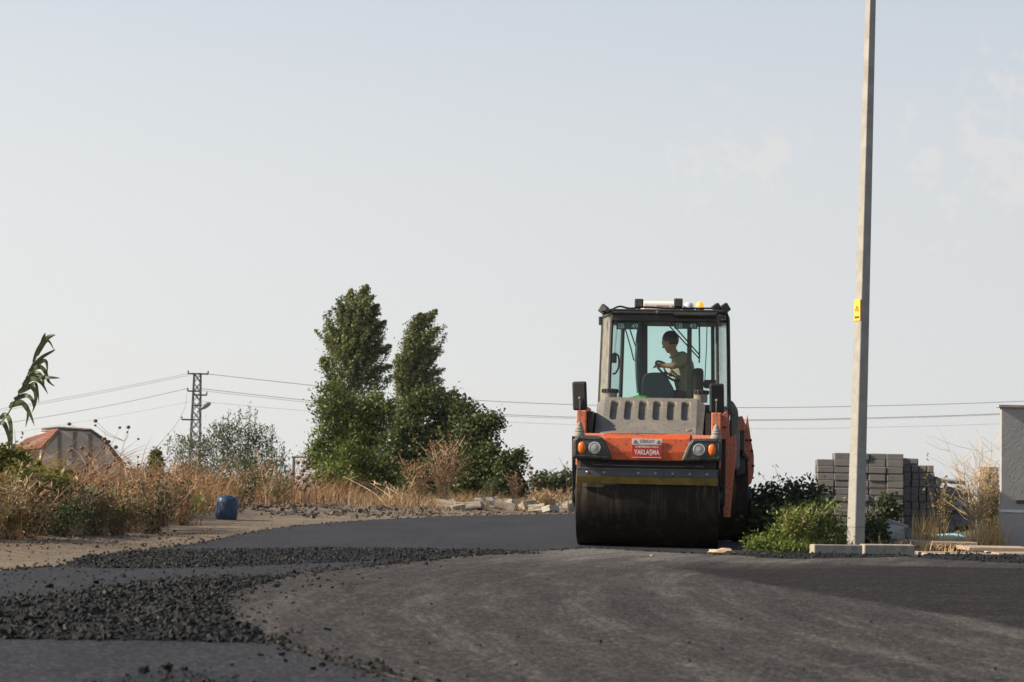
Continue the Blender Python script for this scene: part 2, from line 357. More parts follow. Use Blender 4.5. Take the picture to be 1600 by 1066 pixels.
def npmesh(name, v, f, mat, var=None, parent=None):
    me = bpy.data.meshes.new(name); n, k = f.shape
    me.vertices.add(len(v)); me.vertices.foreach_set('co', np.asarray(v, np.float32).ravel())
    me.loops.add(n*k); me.loops.foreach_set('vertex_index', f.astype(np.int32).ravel())
    me.polygons.add(n); me.polygons.foreach_set('loop_start', np.arange(0, n*k, k, dtype=np.int32))
    me.update(calc_edges=True); me.validate()
    if var is not None:
        a = me.attributes.new('var', 'FLOAT', 'POINT'); a.data.foreach_set('value', np.clip(var, 0, 1).astype(np.float32))
    o = bpy.data.objects.new(name, me); C.objects.link(o); me.materials.append(MATS[mat])
    if parent: o.parent = parent
    return o
def unit(a): return a/np.maximum(np.linalg.norm(a, axis=-1, keepdims=True), 1e-9)
def leaf_quads(c, d, L, W, rng):
    n = len(c); r = unit(rng.normal(size=(n, 3))); s = unit(np.cross(d, r))
    L = np.broadcast_to(L, (n,))[:, None]; W = np.broadcast_to(W, (n,))[:, None]
    v = np.stack([c-d*L/2, c+s*W/2, c+d*L/2, c-s*W/2], 1).reshape(-1, 3)
    return v, np.arange(n*4).reshape(-1, 4)
def crown(name, lobes, n, size, mat, seed, parent, wind=(0, 0, 0), up=.2, clump=.22, per=40, asp=.6, hollow=.5):
    rng = np.random.default_rng(seed); wgt = np.array([l[1][0]*l[1][1]*l[1][2] for l in lobes])**(2/3); wgt /= wgt.sum()
    nc = max(1, n//per); li = rng.choice(len(lobes), nc, p=wgt)
    dirs = unit(rng.normal(size=(nc, 3))); rad = hollow+(1-hollow)*rng.random(nc)**.6
    cen = np.array([lobes[i][0] for i in li])+dirs*np.array([lobes[i][1] for i in li])*rad[:, None]
    cs = clump*(.6+.8*rng.random(nc)); cv = rng.normal(0, .16, nc)
    k = rng.integers(0, nc, n); c = cen[k]+rng.normal(size=(n, 3))*cs[k][:, None]*np.array([1, 1, .75])
    d = unit(rng.normal(size=(n, 3))+np.array(wind)+np.array([0, 0, up])); L = size*(.6+.8*rng.random(n))
    v, f = leaf_quads(c, d, L, L*asp, rng)
    var = np.repeat(.42+cv[k]+rng.normal(0, .2, n), 4)
    return npmesh(name, v, f, mat, var, parent)
def blades(name, base, h, wd, mat, seed, lean=.35, var=None, parent=None, wind=(.15, 0)):
    rng = np.random.default_rng(seed); n = len(base); base = np.asarray(base, float)
    a = rng.random(n)*2*math.pi; ln = lean*h*np.abs(rng.normal(1, .5, n)); off = np.stack([np.cos(a)*ln+wind[0]*h, np.sin(a)*ln+wind[1]*h], 1)
    b = rng.random(n)*math.pi; sd = np.stack([np.cos(b), np.sin(b), 0*b], 1)*np.broadcast_to(wd, (n,))[:, None]
    vs = []
    for t_, wk in ((0, 1), (.4, .9), (.75, .6), (1, .12)):
        p = base.copy(); p[:, :2] += off*(t_**2); p[:, 2] += h*t_*(1-.18*t_*lean*2)
        vs += [p-sd*wk/2, p+sd*wk/2]
    v = np.stack(vs, 1).reshape(-1, 3); i = np.arange(n)[:, None]*8
    f = np.concatenate([i+np.array([[0, 1, 3, 2]]), i+np.array([[2, 3, 5, 4]]), i+np.array([[4, 5, 7, 6]])])
    if var is None: var = .5+rng.normal(0, .22, n)
    return npmesh(name, v, f, mat, np.repeat(var, 8), parent)
def inpoly(x, y, P):
    r = False; j = len(P)-1
    for i in range(len(P)):
        if (P[i][1] > y) != (P[j][1] > y) and x < (P[j][0]-P[i][0])*(y-P[i][1])/(P[j][1]-P[i][1])+P[i][0]: r = not r
        j = i
    return r
def smooth_line(P, k=8, wob=0, seed=1):
    rr = random.Random(seed); P = [Vector(p) for p in P]; out = []
    for i in range(len(P)-1):
        p0, p1, p2, p3 = P[max(i-1, 0)], P[i], P[i+1], P[min(i+2, len(P)-1)]
        for j in range(k):
            t_ = j/k; q = .5*((2*p1)+(p2-p0)*t_+(2*p0-5*p1+4*p2-p3)*t_*t_+(3*p1-p0-3*p2+p3)*t_**3)
            if wob: q = q+Vector([rr.gauss(0, wob) for _ in q])
            out.append(q)
    return out+[P[-1]]
def text(body, size, mat, parent, M, name='lettering', align='CENTER', bold=0, sx=1):
    cu = bpy.data.curves.new(name, 'FONT'); cu.body = body; cu.size = size; cu.align_x = align; cu.align_y = 'CENTER'; cu.offset = bold; cu.resolution_u = 2
    tmp = bpy.data.objects.new('tmp', cu); C.objects.link(tmp); bpy.context.view_layer.update()
    me = bpy.data.meshes.new_from_object(tmp.evaluated_get(bpy.context.evaluated_depsgraph_get())); bpy.data.objects.remove(tmp)
    me.transform(M @ Matrix.Diagonal((sx, 1, 1, 1))); me.materials.clear(); me.materials.append(MATS[mat]); me.name = name
    o = bpy.data.objects.new(name, me); C.objects.link(o); o.parent = parent; return o

# ------------------------------------------------------------------ ground, road mats, pavement
Lb = [gnd(*p) for p in ((0, 892), (100, 884), (180, 868), (250, 857), (330, 845), (430, 826), (530, 816), (650, 809), (780, 805), (900, 803))]
left_edge = [Vector((-7, -6, 0)), Vector((-5.2, 6, 0)), Vector((-4.3, 11, 0))]+Lb
right_edge = [Vector((5, 47.5, 0)), Vector((3.6, 40, 0)), Vector((3.0, 31, 0)), Vector((2.95, 25.5, 0)), Vector((2.98, 23.2, 0)), Vector((3.3, 22.62, 0)), Vector((5, 22.5, 0)), Vector((14, 22.0, 0)), Vector((14, -6, 0))]
le = smooth_line([p.xy.to_3d() for p in left_edge], 10, .025, 3); re_ = smooth_line([p.xy.to_3d() for p in right_edge], 6, .015, 4)
roadpoly = [(p.x, p.y) for p in le+re_]
def dist_poly(x, y):
    best = 9e9
    for i in range(0, len(roadpoly)):
        a = roadpoly[i-1]; b = roadpoly[i]; dx, dy_ = b[0]-a[0], b[1]-a[1]; L2 = dx*dx+dy_*dy_ or 1e-9
        t_ = max(0, min(1, ((x-a[0])*dx+(y-a[1])*dy_)/L2)); best = min(best, (x-a[0]-t_*dx)**2+(y-a[1]-t_*dy_)**2)
    return math.sqrt(best)
def bank(x, y):                       # low earth bank under the roadside weeds on the left
    if x > 2 or y < 12 or y > 75: return 0
    d = dist_poly(x, y)
    if inpoly(x, y, roadpoly): return 0
    e = max(0, min(1, (d-1.6)/1.8)); return .13*e*e*(3-2*e)*(1 if y < 40 else max(.3, 1-(y-40)/15))
from mathutils import noise as mn
def ground_z(x, y):
    if -9 < x < 15 and -8 < y < 50 and inpoly(x, y, roadpoly): return -.07 if dist_poly(x, y) > .12 else -.03
    z = -.012+bank(x, y)+.03*mn.noise((x*.7, y*.7, 0))*min(1, 1)
    if y > 105: z -= 38*(1-math.cos(min(1, (y-105)/700)*math.pi))/2
    return z
def axis(segs):
    o = []
    for a, b, st in segs:
        n = max(1, round((b-a)/st)); o += [a+(b-a)*i/n for i in range(n)]
    return o+[segs[-1][1]]
xs = axis([(-9000, -1000, 1600), (-1000, -100, 150), (-100, -16, 7), (-16, 16, .33), (16, 100, 7), (100, 1000, 150), (1000, 9000, 1600)])
ys = axis([(-40, 2, 6), (2, 62, .4), (62, 130, 4), (130, 900, 40), (900, 14000, 1300)])
gv = np.array([(x, y, ground_z(x, y)) for y in ys for x in xs]); nx = len(xs)
gf = np.array([(j*nx+i, j*nx+i+1, (j+1)*nx+i+1, (j+1)*nx+i) for j in range(len(ys)-1) for i in range(nx-1)])
g = npmesh('ground', gv, gf, 'soil'); g.data.materials.append(MATS['far_field']); g['kind'] = 'structure'
fy = gv[gf].mean(1)[:, 1]; g.data.polygons.foreach_set('material_index', (fy > 130).astype(np.int32)); g.data.shade_smooth()

def sheet(name, poly, z0, z1, mat):
    me = bpy.data.meshes.new(name); bm = bmesh.new()
    f = bm.faces.new([bm.verts.new((x, y, z1)) for x, y in poly])
    if f.normal.z < 0: f.normal_flip()
    bm.normal_update()
    if f.normal.z < 0: bmesh.ops.reverse_faces(bm, faces=[f])
    r = bmesh.ops.extrude_face_region(bm, geom=[f])
    for q in r['geom']:
        if isinstance(q, bmesh.types.BMVert): q.co.z = z0
    bmesh.ops.recalc_face_normals(bm, faces=bm.faces[:]); bmesh.ops.triangulate(bm, faces=bm.faces[:])
    bm.to_mesh(me); bm.free(); o = bpy.data.objects.new(name, me); C.objects.link(o); me.materials.append(MATS[mat]); o['kind'] = 'structure'; return o
sheet('road', roadpoly, -.09, 0, 'asphalt_fresh')
up_pts = [gnd(*p).xy for p in ((1150, 869), (1080, 866), (1000, 862), (930, 858), (860, 861), (780, 867), (700, 873), (600, 881), (520, 890), (450, 901), (400, 913), (362, 925), (348, 938), (350, 955), (372, 978), (430, 1003), (520, 1033), (640, 1066))]
up_line = smooth_line([Vector((2.75, 22.3, 0))]+[p.to_3d() for p in up_pts]+[Vector((.2, 6, 0)), Vector((1.5, 3, 0)), Vector((2, -6, 0))], 9, .012, 6)
upper = [(p.x, p.y) for p in up_line]+[(13.8, -6), (13.8, 21.6), (6, 21.9), (3.5, 22.2)]
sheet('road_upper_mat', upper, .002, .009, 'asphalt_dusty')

pv = bpy.data.objects.new('pavement', None); C.objects.link(pv); pv['kind'] = 'structure'
rr = random.Random(5)
for j in range(5):
    for i in range(8):
        x0 = 4.75+i*.82+(j % 2)*.3; y0 = 22.75+j*.72
        s = G(); s.box(x0+.012, x0+.805, y0+.012, y0+.705, -.05, .002+rr.uniform(-.012, .010), .008); o = s.build('paving_slab', 'slab', pv)
        o.rotation_euler = (rr.gauss(0, .004), rr.gauss(0, .004), 0)

# ------------------------------------------------------------------ loose asphalt: windrows and lumps
OCT = np.array([(1, 0, 0), (-1, 0, 0), (0, 1, 0), (0, -1, 0), (0, 0, 1), (0, 0, -1)], float)
OCF = np.array([(0, 2, 4), (2, 1, 4), (1, 3, 4), (3, 0, 4), (2, 0, 5), (1, 2, 5), (3, 1, 5), (0, 3, 5)])
CUB = np.array([(x, y, z) for x in (-1, 1) for y in (-1, 1) for z in (-1, 1)], float)
CUF = np.array([(0, 1, 3, 2), (4, 6, 7, 5), (0, 4, 5, 1), (2, 3, 7, 6), (0, 2, 6, 4), (1, 5, 7, 3)])
def stones(name, pts, sizes, mat, seed, label, cat):
    rng = np.random.default_rng(seed); n = len(pts); pts = np.asarray(pts); sizes = np.asarray(sizes)
    q = rng.normal(size=(n, 4)); q /= np.linalg.norm(q, axis=1, keepdims=True); a, b, c_, d = q.T
    Rm = np.stack([1-2*(c_*c_+d*d), 2*(b*c_-a*d), 2*(b*d+a*c_), 2*(b*c_+a*d), 1-2*(b*b+d*d), 2*(c_*d-a*b), 2*(b*d-a*c_), 2*(c_*d+a*b), 1-2*(b*b+c_*c_)], 1).reshape(n, 3, 3)
    sh = CUB[None]*(.3+.7*rng.random((n, 8, 3)))*(sizes[:, None, None]*.62)*np.array([1.2, 1, .75])
    v = np.einsum('nij,nkj->nki', Rm, sh)+pts[:, None, :]
    f = (np.arange(n)[:, None, None]*8+CUF[None]).reshape(-1, 4)
    o = npmesh(name, v.reshape(-1, 3), f, mat, np.repeat(rng.random(n)**1.3, 8)); o.data.shade_flat(); tag(o, label, cat, kind='stuff'); return o
def windrow(name, poly_px, zbase, hmax, n, smin, smax, seed, label, edge=.22):
    P = [tuple(gnd(*p).xy) for p in poly_px]; Pl = [Vector((a, b, 0)) for a, b in P]; Pl = smooth_line(Pl+[Pl[0]], 5, .02, seed); P = [(p.x, p.y) for p in Pl[:-1]]
    x0, x1 = min(p[0] for p in P), max(p[0] for p in P); y0, y1 = min(p[1] for p in P), max(p[1] for p in P)
    def dp(x, y): 
        m = 9
        for i in range(len(P)):
            a, b = P[i-1], P[i]; dx, dy_ = b[0]-a[0], b[1]-a[1]; L2 = dx*dx+dy_*dy_ or 1e-9; t_ = max(0, min(1, ((x-a[0])*dx+(y-a[1])*dy_)/L2)); m = min(m, math.hypot(x-a[0]-t_*dx, y-a[1]-t_*dy_))
        return m
    rr = random.Random(seed); pts = []; sz = []
    def hz(x, y):
        e = min(1, dp(x, y)/edge); return zbase+hmax*(e**.7)*(.55+.75*mn.noise((x*2.3, y*2.3, seed))+.3*mn.noise((x*7, y*7, seed)))
    st = .06; nxx = int((x1-x0)/st)+2; nyy = int((y1-y0)/st)+2; idx = {}; vv = []; ff = []
    ins = {}
    for j in range(nyy):
        for i in range(nxx):
            x, y = x0+i*st, y0+j*st; ins[i, j] = inpoly(x, y, P)
    for j in range(nyy-1):
        for i in range(nxx-1):
            cs = [(i, j), (i+1, j), (i+1, j+1), (i, j+1)]
            if any(ins[c] for c in cs):
                q = []
                for c in cs:
                    if c not in idx:
                        idx[c] = len(vv); x, y = x0+c[0]*st, y0+c[1]*st
                        vv.append((x, y, (hz(x, y)+rr.uniform(-.006, .006)) if ins[c] else zbase-.01))
                    q.append(idx[c])
                ff.append(q)
    root = thing(name, label, 'asphalt'); root['kind'] = 'stuff'; del root['category']
    npmesh('mix_bed', np.array(vv), np.array(ff), 'hot_mix', parent=root).data.shade_flat()
    while len(pts) < n:
        x, y = rr.uniform(x0, x1), rr.uniform(y0, y1)
        ii = inpoly(x, y, P)
        if not ii and (rr.random() > .05 or dp(x, y) > .25*abs(rr.gauss(0, 1))): continue
        s = smin+(smax-smin)*rr.random()**3.5; z = hz(x, y)+s*rr.uniform(-.1, .35) if ii else zbase+s*.3
        pts.append((x, y, z)); sz.append(s)
    o = stones('loose_mix', pts, sz, 'hot_mix', seed, None, None); o.parent = root; return root
windrow('loose_asphalt', [(-260, 985), (-250, 950), (0, 940), (130, 926), (250, 912), (400, 905), (480, 899), (600, 882), (700, 872), (705, 874), (600, 885), (520, 893), (450, 904), (400, 916), (360, 930), (346, 942), (352, 960), (376, 982), (425, 1004), (300, 1003), (180, 1000), (0, 999)], .0, .05, 26000, .005, .032, 21,
        'loose black asphalt mix heaped beside the dusty mat at lower left', .25)
windrow('loose_asphalt', [(112, 876), (150, 868), (240, 861), (400, 859), (600, 858), (760, 861), (848, 866), (780, 869), (650, 873), (520, 879), (400, 884), (250, 888), (130, 886)], .0, .02, 15000, .005, .028, 22,
        'long low windrow of loose black asphalt leading towards the roller', .25)
windrow('loose_asphalt', [(170, 1062), (240, 1046), (330, 1050), (380, 1062), (420, 1085), (300, 1100), (150, 1090)], .0, .008, 200, .006, .035, 23, 'small spill of black asphalt crumbs at the bottom edge of the photo', .2)
windrow('loose_asphalt', [(1420, 872), (1500, 868), (1600, 872), (1700, 876), (1700, 884), (1600, 882), (1500, 877)], .014, .02, 800, .008, .035, 24, 'black asphalt crumbs along the pavement edge below the grey wall', .15)
windrow('loose_asphalt', [(1150, 868), (1230, 866), (1300, 868), (1400, 869), (1420, 871), (1300, 874), (1200, 874)], .01, .02, 600, .008, .03, 25, 'black asphalt crumbs lying against the two kerb stones', .12)
rr = random.Random(9); pts = []; szs = []
for k in range(420):
    if k < 360: p = gnd(rr.uniform(-100, 560), 897+rr.gauss(0, 14)+(0 if rr.random() < .6 else rr.uniform(0, 30)))
    else: p = gnd(rr.uniform(350, 1650), rr.uniform(885, 1060))
    s = rr.uniform(.005, .018); hi_ = .009 if inpoly(p.x, p.y, upper) else 0
    pts.append((p.x, p.y, hi_+s*.25)); szs.append(s)
for ln, cnt, sg_ in ((up_line[12:-14], 2600, .03), (le[22:], 1600, .025)):
    for k in range(cnt):
        q = ln[rr.randrange(len(ln)-1)]; q2 = ln[min(len(ln)-1, ln.index(q)+1)]; q = q.lerp(q2, rr.random()); sj = sg_*rr.choice((.6, 1, 2.5, 5)); x, y = q.x+rr.gauss(0, sj), q.y+rr.gauss(0, sj); s = .004+.02*rr.random()**3
        pts.append((x, y, (.009 if inpoly(x, y, upper) else 0)+s*.2)); szs.append(s)
stones('asphalt_crumbs', pts, szs, 'hot_mix', 31, 'tiny scattered asphalt crumbs on the road surface', 'gravel')
def lump(px, py, s, mat, label, name, cat, group=None, seed=0, flat=.75, zb=None, elong=1.2):
    rg = random.Random(seed); p = gnd(px, py); bm = bmesh.new(); bmesh.ops.create_icosphere(bm, subdivisions=2, radius=1)
    hi_ = zb if zb is not None else (.009 if inpoly(p.x, p.y, upper) else 0)
    for q in bm.verts:
        k = .75+.5*mn.noise(q.co*1.3+Vector((seed*3.1, 0, 0)))+.15*mn.noise(q.co*4+Vector((seed, 9, 0))); q.co *= k
    for q in bm.verts: q.co = Vector((q.co.x*s*elong/2, q.co.y*s/2, max(-.6, q.co.z)*s*flat/2))
    gx = G(); gx._bm(bm); o = gx.build(name, mat); o.location = (p.x, p.y, hi_+.55*s*flat/2); o.rotation_euler.z = rg.uniform(0, 6); return tag(o, label, cat, group)
ORD = ['first', 'second', 'third', 'fourth', 'fifth', 'sixth', 'seventh', 'eighth', 'ninth', 'tenth', 'eleventh', 'twelfth', 'thirteenth', 'last']
lumps = [(205, 912), (222, 916), (175, 923), (192, 902), (302, 906), (322, 903), (385, 903), (356, 909), (150, 912), (75, 918), (108, 934), (262, 908)]
for i, (a, b) in enumerate(lumps):
    lump(a, b, .05+.03*((i*7) % 5)/5, 'hot_mix', ORD[sorted(range(len(lumps)), key=lambda k: lumps[k][0]).index(i)]+' loose black asphalt lump from the left on the smooth strip', 'asphalt_lump', 'asphalt', 'asphalt lumps on the smooth strip', i)
lump(1128, 866, .3, 'pale_dirt', 'pale sandy clod beside the right end of the roller drum', 'dirt_clod', 'dirt', None, 41, .38, -.01, 1.5)
lump(1018, 872, .05, 'pale_dirt', 'small pale stone on the asphalt in front of the drum', 'stone', 'stone', None, 42, .7, .014)

# ------------------------------------------------------------------ road roller
RX, RY, YAW = 1.68, 24.0, R(-6)
rol = thing('road_roller', 'orange and grey tandem road roller with glazed cab driving on the road', 'road roller', (RX, RY, 0), None, YAW)
def rl(px, py, v):                    # a point seen at (px, py), v metres behind the drum axis, in the roller's own frame
    for _ in range(3):
        q = at(px, py, RY+v); d = Vector((q.x-RX, q.y-RY, q.z)); u = d.x*math.cos(-YAW)-d.y*math.sin(-YAW); vv = d.x*math.sin(-YAW)+d.y*math.cos(-YAW)
    return Vector((u, vv, q.z))
def mk(gx, name, mat, par=None, **k): return gx.build(name, mat, par or rol, **k)
AX = Matrix.Rotation(math.pi/2, 4, 'Y')
def drum(uo, vo, name):
    M = Matrix.Translation((uo, vo, .6)) @ AX
    d = G().lathe([(.5, -.80), (.57, -.82), (.585, -.84), (.595, -.835), (.6, -.82), (.6, .82), (.595, .835), (.585, .84), (.57, .82), (.5, .80)], 72, M); o = mk(d, name, 'drum_steel', smooth=True)
    o.data.shade_smooth(); o.data.set_sharp_from_angle(angle=R(35))
    for s in (-1, 1):
        hb = G().lathe([(.2, 0), (.2, .05), (.14, .07), (.14, .1)], 24, Matrix.Translation((uo+s*.79, vo, .6)) @ Matrix.Rotation(s*math.pi/2, 4, 'Y')); mk(hb, 'hub', 'black_metal', o)
    return o
drum(0, 0, 'front_drum'); drum(.39, 3.45, 'rear_drum')
# scraper assembly in front of the drum
s = G().box(-.82, .82, -.672, -.652, .83, .912, .004); scr = mk(s, 'scraper_bar', 'scraper_steel')
for k, u in enumerate((-.70, -.50, -.10, .10, .30, .50, .70)):
    b = G().lathe([(.013, 0), (.013, .008), (.007, .012)], 8, Matrix.Translation((u, -.672, .873)) @ Matrix.Rotation(math.pi/2, 4, 'X')); mk(b, 'bolt', 'bolt_steel', scr)
s = G().box(-.825, .825, -.678, -.648, .913, .924, .003); mk(s, 'scraper_lip', 'steel')
s = G().prism([(-.825, -.685, .828), (-.825, -.66, .828), (-.825, -.605, .745), (-.825, -.63, .742)], (1.65, 0, 0), .003); mk(s, 'scraper_blade', 'yellow_edge')
s = G().box(-.80, .80, -.56, -.44, .90, 1.2, .01); mk(s, 'shade_gap_member', 'black_metal')  # black frame box standing in for the shadow gap under the panel
s = G().tube([(-.64, -.70, .965), (-.3, -.70, .958), (.3, -.70, .957), (.66, -.70, .962)], .006, 6); mk(s, 'spray_bar', 'steel')
for u in (-.47, .49):
    s = G().box(u-.035, u+.035, -.72, -.68, .945, .985, .006).box(u-.055, u-.04, -.71, -.69, .95, .98, .003).box(u+.04, u+.055, -.71, -.69, .95, .98, .003).tube([(u, -.7, .98), (u, -.66, 1.04)], .012, 6); mk(s, 'spray_nozzle', 'black_metal')
# front panel: orange beam, sloping top, lamp pods
s = G().prism([(-.5, -.80, 1.02), (-.5, -.815, 1.12), (-.5, -.80, 1.275), (-.5, -.775, 1.29), (-.5, -.45, 1.345), (-.5, -.42, 1.02)], (1.0, 0, 0), .008); mk(s, 'front_panel', 'orange_paint')
for u_ in (-.845, .505): mk(G().prism([(u_, -.74, 1.27), (u_, -.45, 1.335), (u_, -.45, 1.10), (u_, -.74, 1.10)], (.34, 0, 0), .008), 'panel_top', 'orange_lit_side')
for sg in (-1, 1):
    pts = [(sg*.862, -.80, 1.035), (sg*.40, -.80, 1.018), (sg*.415, -.80, 1.06), (sg*.485, -.80, 1.235), (sg*.535, -.80, 1.283), (sg*.80, -.80, 1.29), (sg*.862, -.80, 1.25)]
    pod = G().prism(pts, (0, .42, 0), 0)
    o = G(); bm = bmesh.new(); vs = [bm.verts.new(p) for p in pts]; f = bm.faces.new(vs)
    r = bmesh.ops.extrude_face_region(bm, geom=[f])
    for q in r['geom']:
        if isinstance(q, bmesh.types.BMVert): q.co.y -= .06
    bmesh.ops.recalc_face_normals(bm, faces=bm.faces[:]); bmesh.ops.bevel(bm, geom=bm.edges[:], offset=.018, segments=3, affect='EDGES', profile=.5)
    pod._bm(bm); po = mk(pod, 'lamp_pod', 'pod_plastic', smooth=True)
    # recessed darker rim
    rim = G()
    inner = [(sg*.83, 1.06), (sg*.45, 1.05), (sg*.50, 1.20), (sg*.54, 1.255), (sg*.80, 1.262), (sg*.83, 1.235)]
    rim.tube([(a, -.862, b) for a, b in inner+[inner[0]]], .008, 6, False); mk(rim, 'pod_rim', 'pod_plastic', po)
    Mh = Matrix.Translation((sg*.605, -.858, 1.155)) @ Matrix.Rotation(math.pi/2, 4, 'X')
    mk(G().lathe([(.062, 0), (.07, .01), (.07, .02), (.06, .022), (.056, .008), (.03, -.01), (.0, -.014)], 28, Mh), 'headlight_bowl', 'reflector', po, smooth=True)
    mk(G().lathe([(.0, .024), (.035, .022), (.058, .016), (.058, .014), (0, .014)][::-1], 28, Mh), 'headlight', 'lamp_glass', po, smooth=True)
    mk(G().lathe([(.02, .008), (.018, .02), (.0, .022)], 14, Mh), 'bulb', 'reflector', po)
    mk(G().ball((sg*.755, -.862, 1.155), (.045, .022, .068), 18), 'turn_signal', 'amber_lens', po, smooth=True)
    # mirror on its rod and sprung mount
    mt = G().lathe([(.065, 0), (.068, .03), (.055, .05), (.058, .07), (.045, .085), (.048, .1), (.034, .12), (.036, .135), (.02, .16), (.012, .175)], 18, Matrix.Translation((sg*.80, -.66, 1.285))); mk(mt, 'mirror_mount', 'mount_grey', smooth=True)
    ro = G().tube([(sg*.80, -.66, 1.44), (sg*.802, -.665, 1.55), (sg*.795, -.69, 1.66), (sg*.80, -.70, 1.72)], .008, 6).ball((sg*.80, -.71, 1.735), .02, 8); mk(ro, 'mirror_rod', 'steel')
    mi = G().box(-.085, .085, -.03, .03, -.17, .17, .022); o = mk(mi, 'mirror', 'black_rubber'); o.location = (sg*.80+(-.005 if sg < 0 else .0), -.655, 1.765); o.rotation_euler = (R(4), R(-2), R(8*sg))
# warning sign on the front
sg_ = G().box(-.175, .175, -.829, -.818, 1.045, 1.272, .003); sign = mk(sg_, 'warning_sign', 'sign_red')
tag(sign, 'red and white warning sign lettered YAKLAŞMA')
mk(G().box(-.175, .175, -.8325, -.828, 1.208, 1.272), 'sign_header', 'sign_white', sign)
mk(G().box(-.17, .17, -.8315, -.828, 1.05, 1.056).box(-.17, .17, -.8315, -.828, 1.2, 1.205), 'sign_border', 'sign_white', sign)
TM = Matrix.Rotation(math.pi/2, 4, 'X')
def stext(b, size, mat, u, wz, bold=0, sx=1, par=sign, v=-.8345): return text(b, size, mat, par, Matrix.Translation((u, v, wz)) @ TM, 'lettering', 'CENTER', bold, sx)
stext('DİKKAT!', .052, 'ink', .0, 1.239, .0008, .8); stext('10 METREDEN FAZLA', .034, 'sign_white', 0, 1.176, .0006, .84, v=-.8325); stext('YAKLAŞMA', .078, 'sign_white', 0, 1.112, .0016, .72, v=-.8325)
for u in (-.135, .135):
    tri = G(); a = .022
    tri.tube([(u-a, -.834, 1.223), (u+a, -.834, 1.223), (u, -.834, 1.257), (u-a, -.834, 1.223)], .0035, 4, False).box(u-.002, u+.002, -.835, -.833, 1.231, 1.243); mk(tri, 'warning_triangle', 'ink', sign)
MS = Matrix.Translation((-.02, -.615, 1.3215)) @ Matrix.Rotation(math.atan2(.055, .325), 4, 'X')
text('A  DULMER  ..  İYE', .085, 'faded_letter', rol, MS, 'faded_lettering', 'CENTER', .001, 1.1)['kind'] = 'stuff'
# hood with six recessed slots
HB, HT = Vector((0, -.40, 1.335)), Vector((0, .40, 1.80)); hd = HT-HB; hl = hd.length; hd.normalize(); hn = Vector((1, 0, 0)).cross(hd); hn.normalize()
if hn.y > 0: hn = -hn
def hp(u, t_, dep=0): return HB+Vector((u, 0, 0))+hd*(t_*hl)-hn*dep
hood = G(); W0 = .56; pitch = .172; us = [-.43+pitch*i for i in range(6)]; tb, tt = .34, .965
cells = [(-W0, us[0]-pitch/2)]+[(u-pitch/2, u+pitch/2) for u in us]+[(us[-1]+pitch/2, W0)]
def quad(a, b, c_, d): hood.add([a, b, c_, d], [(0, 1, 2, 3)])
quad(hp(-W0, 0), hp(W0, 0), hp(W0, tb), hp(-W0, tb))
for ci, (a, b) in enumerate(cells):
    if ci in (0, 7): quad(hp(a, tb), hp(b, tb), hp(b, tt), hp(a, tt)); continue
    cx, ct = (a+b)/2, (tb+tt)/2-.01; hw, hh = .058, (tt-tb)/2*hl-.035; rad = .045; angs = []; N = 40
    ring = []; outer = []
    Wc, Hc = (b-a)/2, (tt-tb)/2*hl
    base_ang = sorted([2*math.pi*k/N for k in range(N)]+[math.atan2(sy*Hc, sx_*Wc) % (2*math.pi) for sx_ in (-1, 1) for sy in (-1, 1)])
    for an in base_ang:
        dx, dy_ = math.cos(an), math.sin(an)
        k = min(Wc/abs(dx) if abs(dx) > 1e-6 else 9, Hc/abs(dy_) if abs(dy_) > 1e-6 else 9); outer.append((dx*k, dy_*k))
        lo, hi2 = 0, .5                                     # rounded rectangle by bisection
        for _ in range(24):
            m_ = (lo+hi2)/2; qx, qy = abs(dx*m_)-(hw-rad), abs(dy_*m_)-(hh-rad)
            dd = math.hypot(max(qx, 0), max(qy, 0))+min(max(qx, qy), 0)-rad
            if dd < 0: lo = m_
            else: hi2 = m_
        ring.append((dx*lo, dy_*lo))
    n = len(ring); mt_ = (tb+tt)/2
    P3 = lambda q, dep, sc_=1: hp(cx+q[0]*sc_, mt_+q[1]*sc_/hl, dep)
    V = [P3(q, 0) for q in outer]+[P3(q, 0) for q in ring]+[P3(q, .012, .93) for q in ring]+[P3(q, .05, .88) for q in ring]
    Fs = []
    for lay in range(3):
        for k in range(n): Fs.append((lay*n+k, lay*n+(k+1) % n, (lay+1)*n+(k+1) % n, (lay+1)*n+k))
    Fs.append(tuple(3*n+k for k in range(n))); hood.add(V, Fs)
quad(hp(-W0, tt), hp(W0, tt), hp(W0, 1), hp(-W0, 1))
for sg in (-1, 1):                       # chamfered shoulders, side walls
    e0, e1 = hp(sg*W0, 0), hp(sg*W0, 1); f0, f1 = Vector((sg*.655, -.33, 1.335)), Vector((sg*.655, .45, 1.735)); fm = Vector((sg*.655, -.12, 1.335))
    fs = [(0, 1, 2, 3)] if sg > 0 else [(3, 2, 1, 0)]
    hood.add([e0, Vector((sg*.64, -.34, 1.335)), Vector((sg*.66, .36, 1.725)), e1], fs)
    hood.add([Vector((sg*.64, -.34, 1.335)), Vector((sg*.66, .75, 1.335)), Vector((sg*.66, .75, 1.725)), Vector((sg*.66, .36, 1.725))], fs)
    hood.add([e1, Vector((sg*.66, .36, 1.725)), Vector((sg*.66, .75, 1.725)), Vector((sg*W0, .75, 1.80))], fs)
quad(hp(-W0, 1), hp(W0, 1), Vector((W0, .75, 1.80)), Vector((-W0, .75, 1.80)))
ho = mk(hood, 'hood', 'hood_grey')
for u in (-.43, .47):
    b = G().lathe([(.028, 0), (.028, .01), (.016, .014), (.014, .006)], 14, Matrix.Translation(hp(u, .12)) @ hn.to_track_quat('Z', 'Y').to_matrix().to_4x4()); mk(b, 'hood_catch', 'mount_grey', ho)
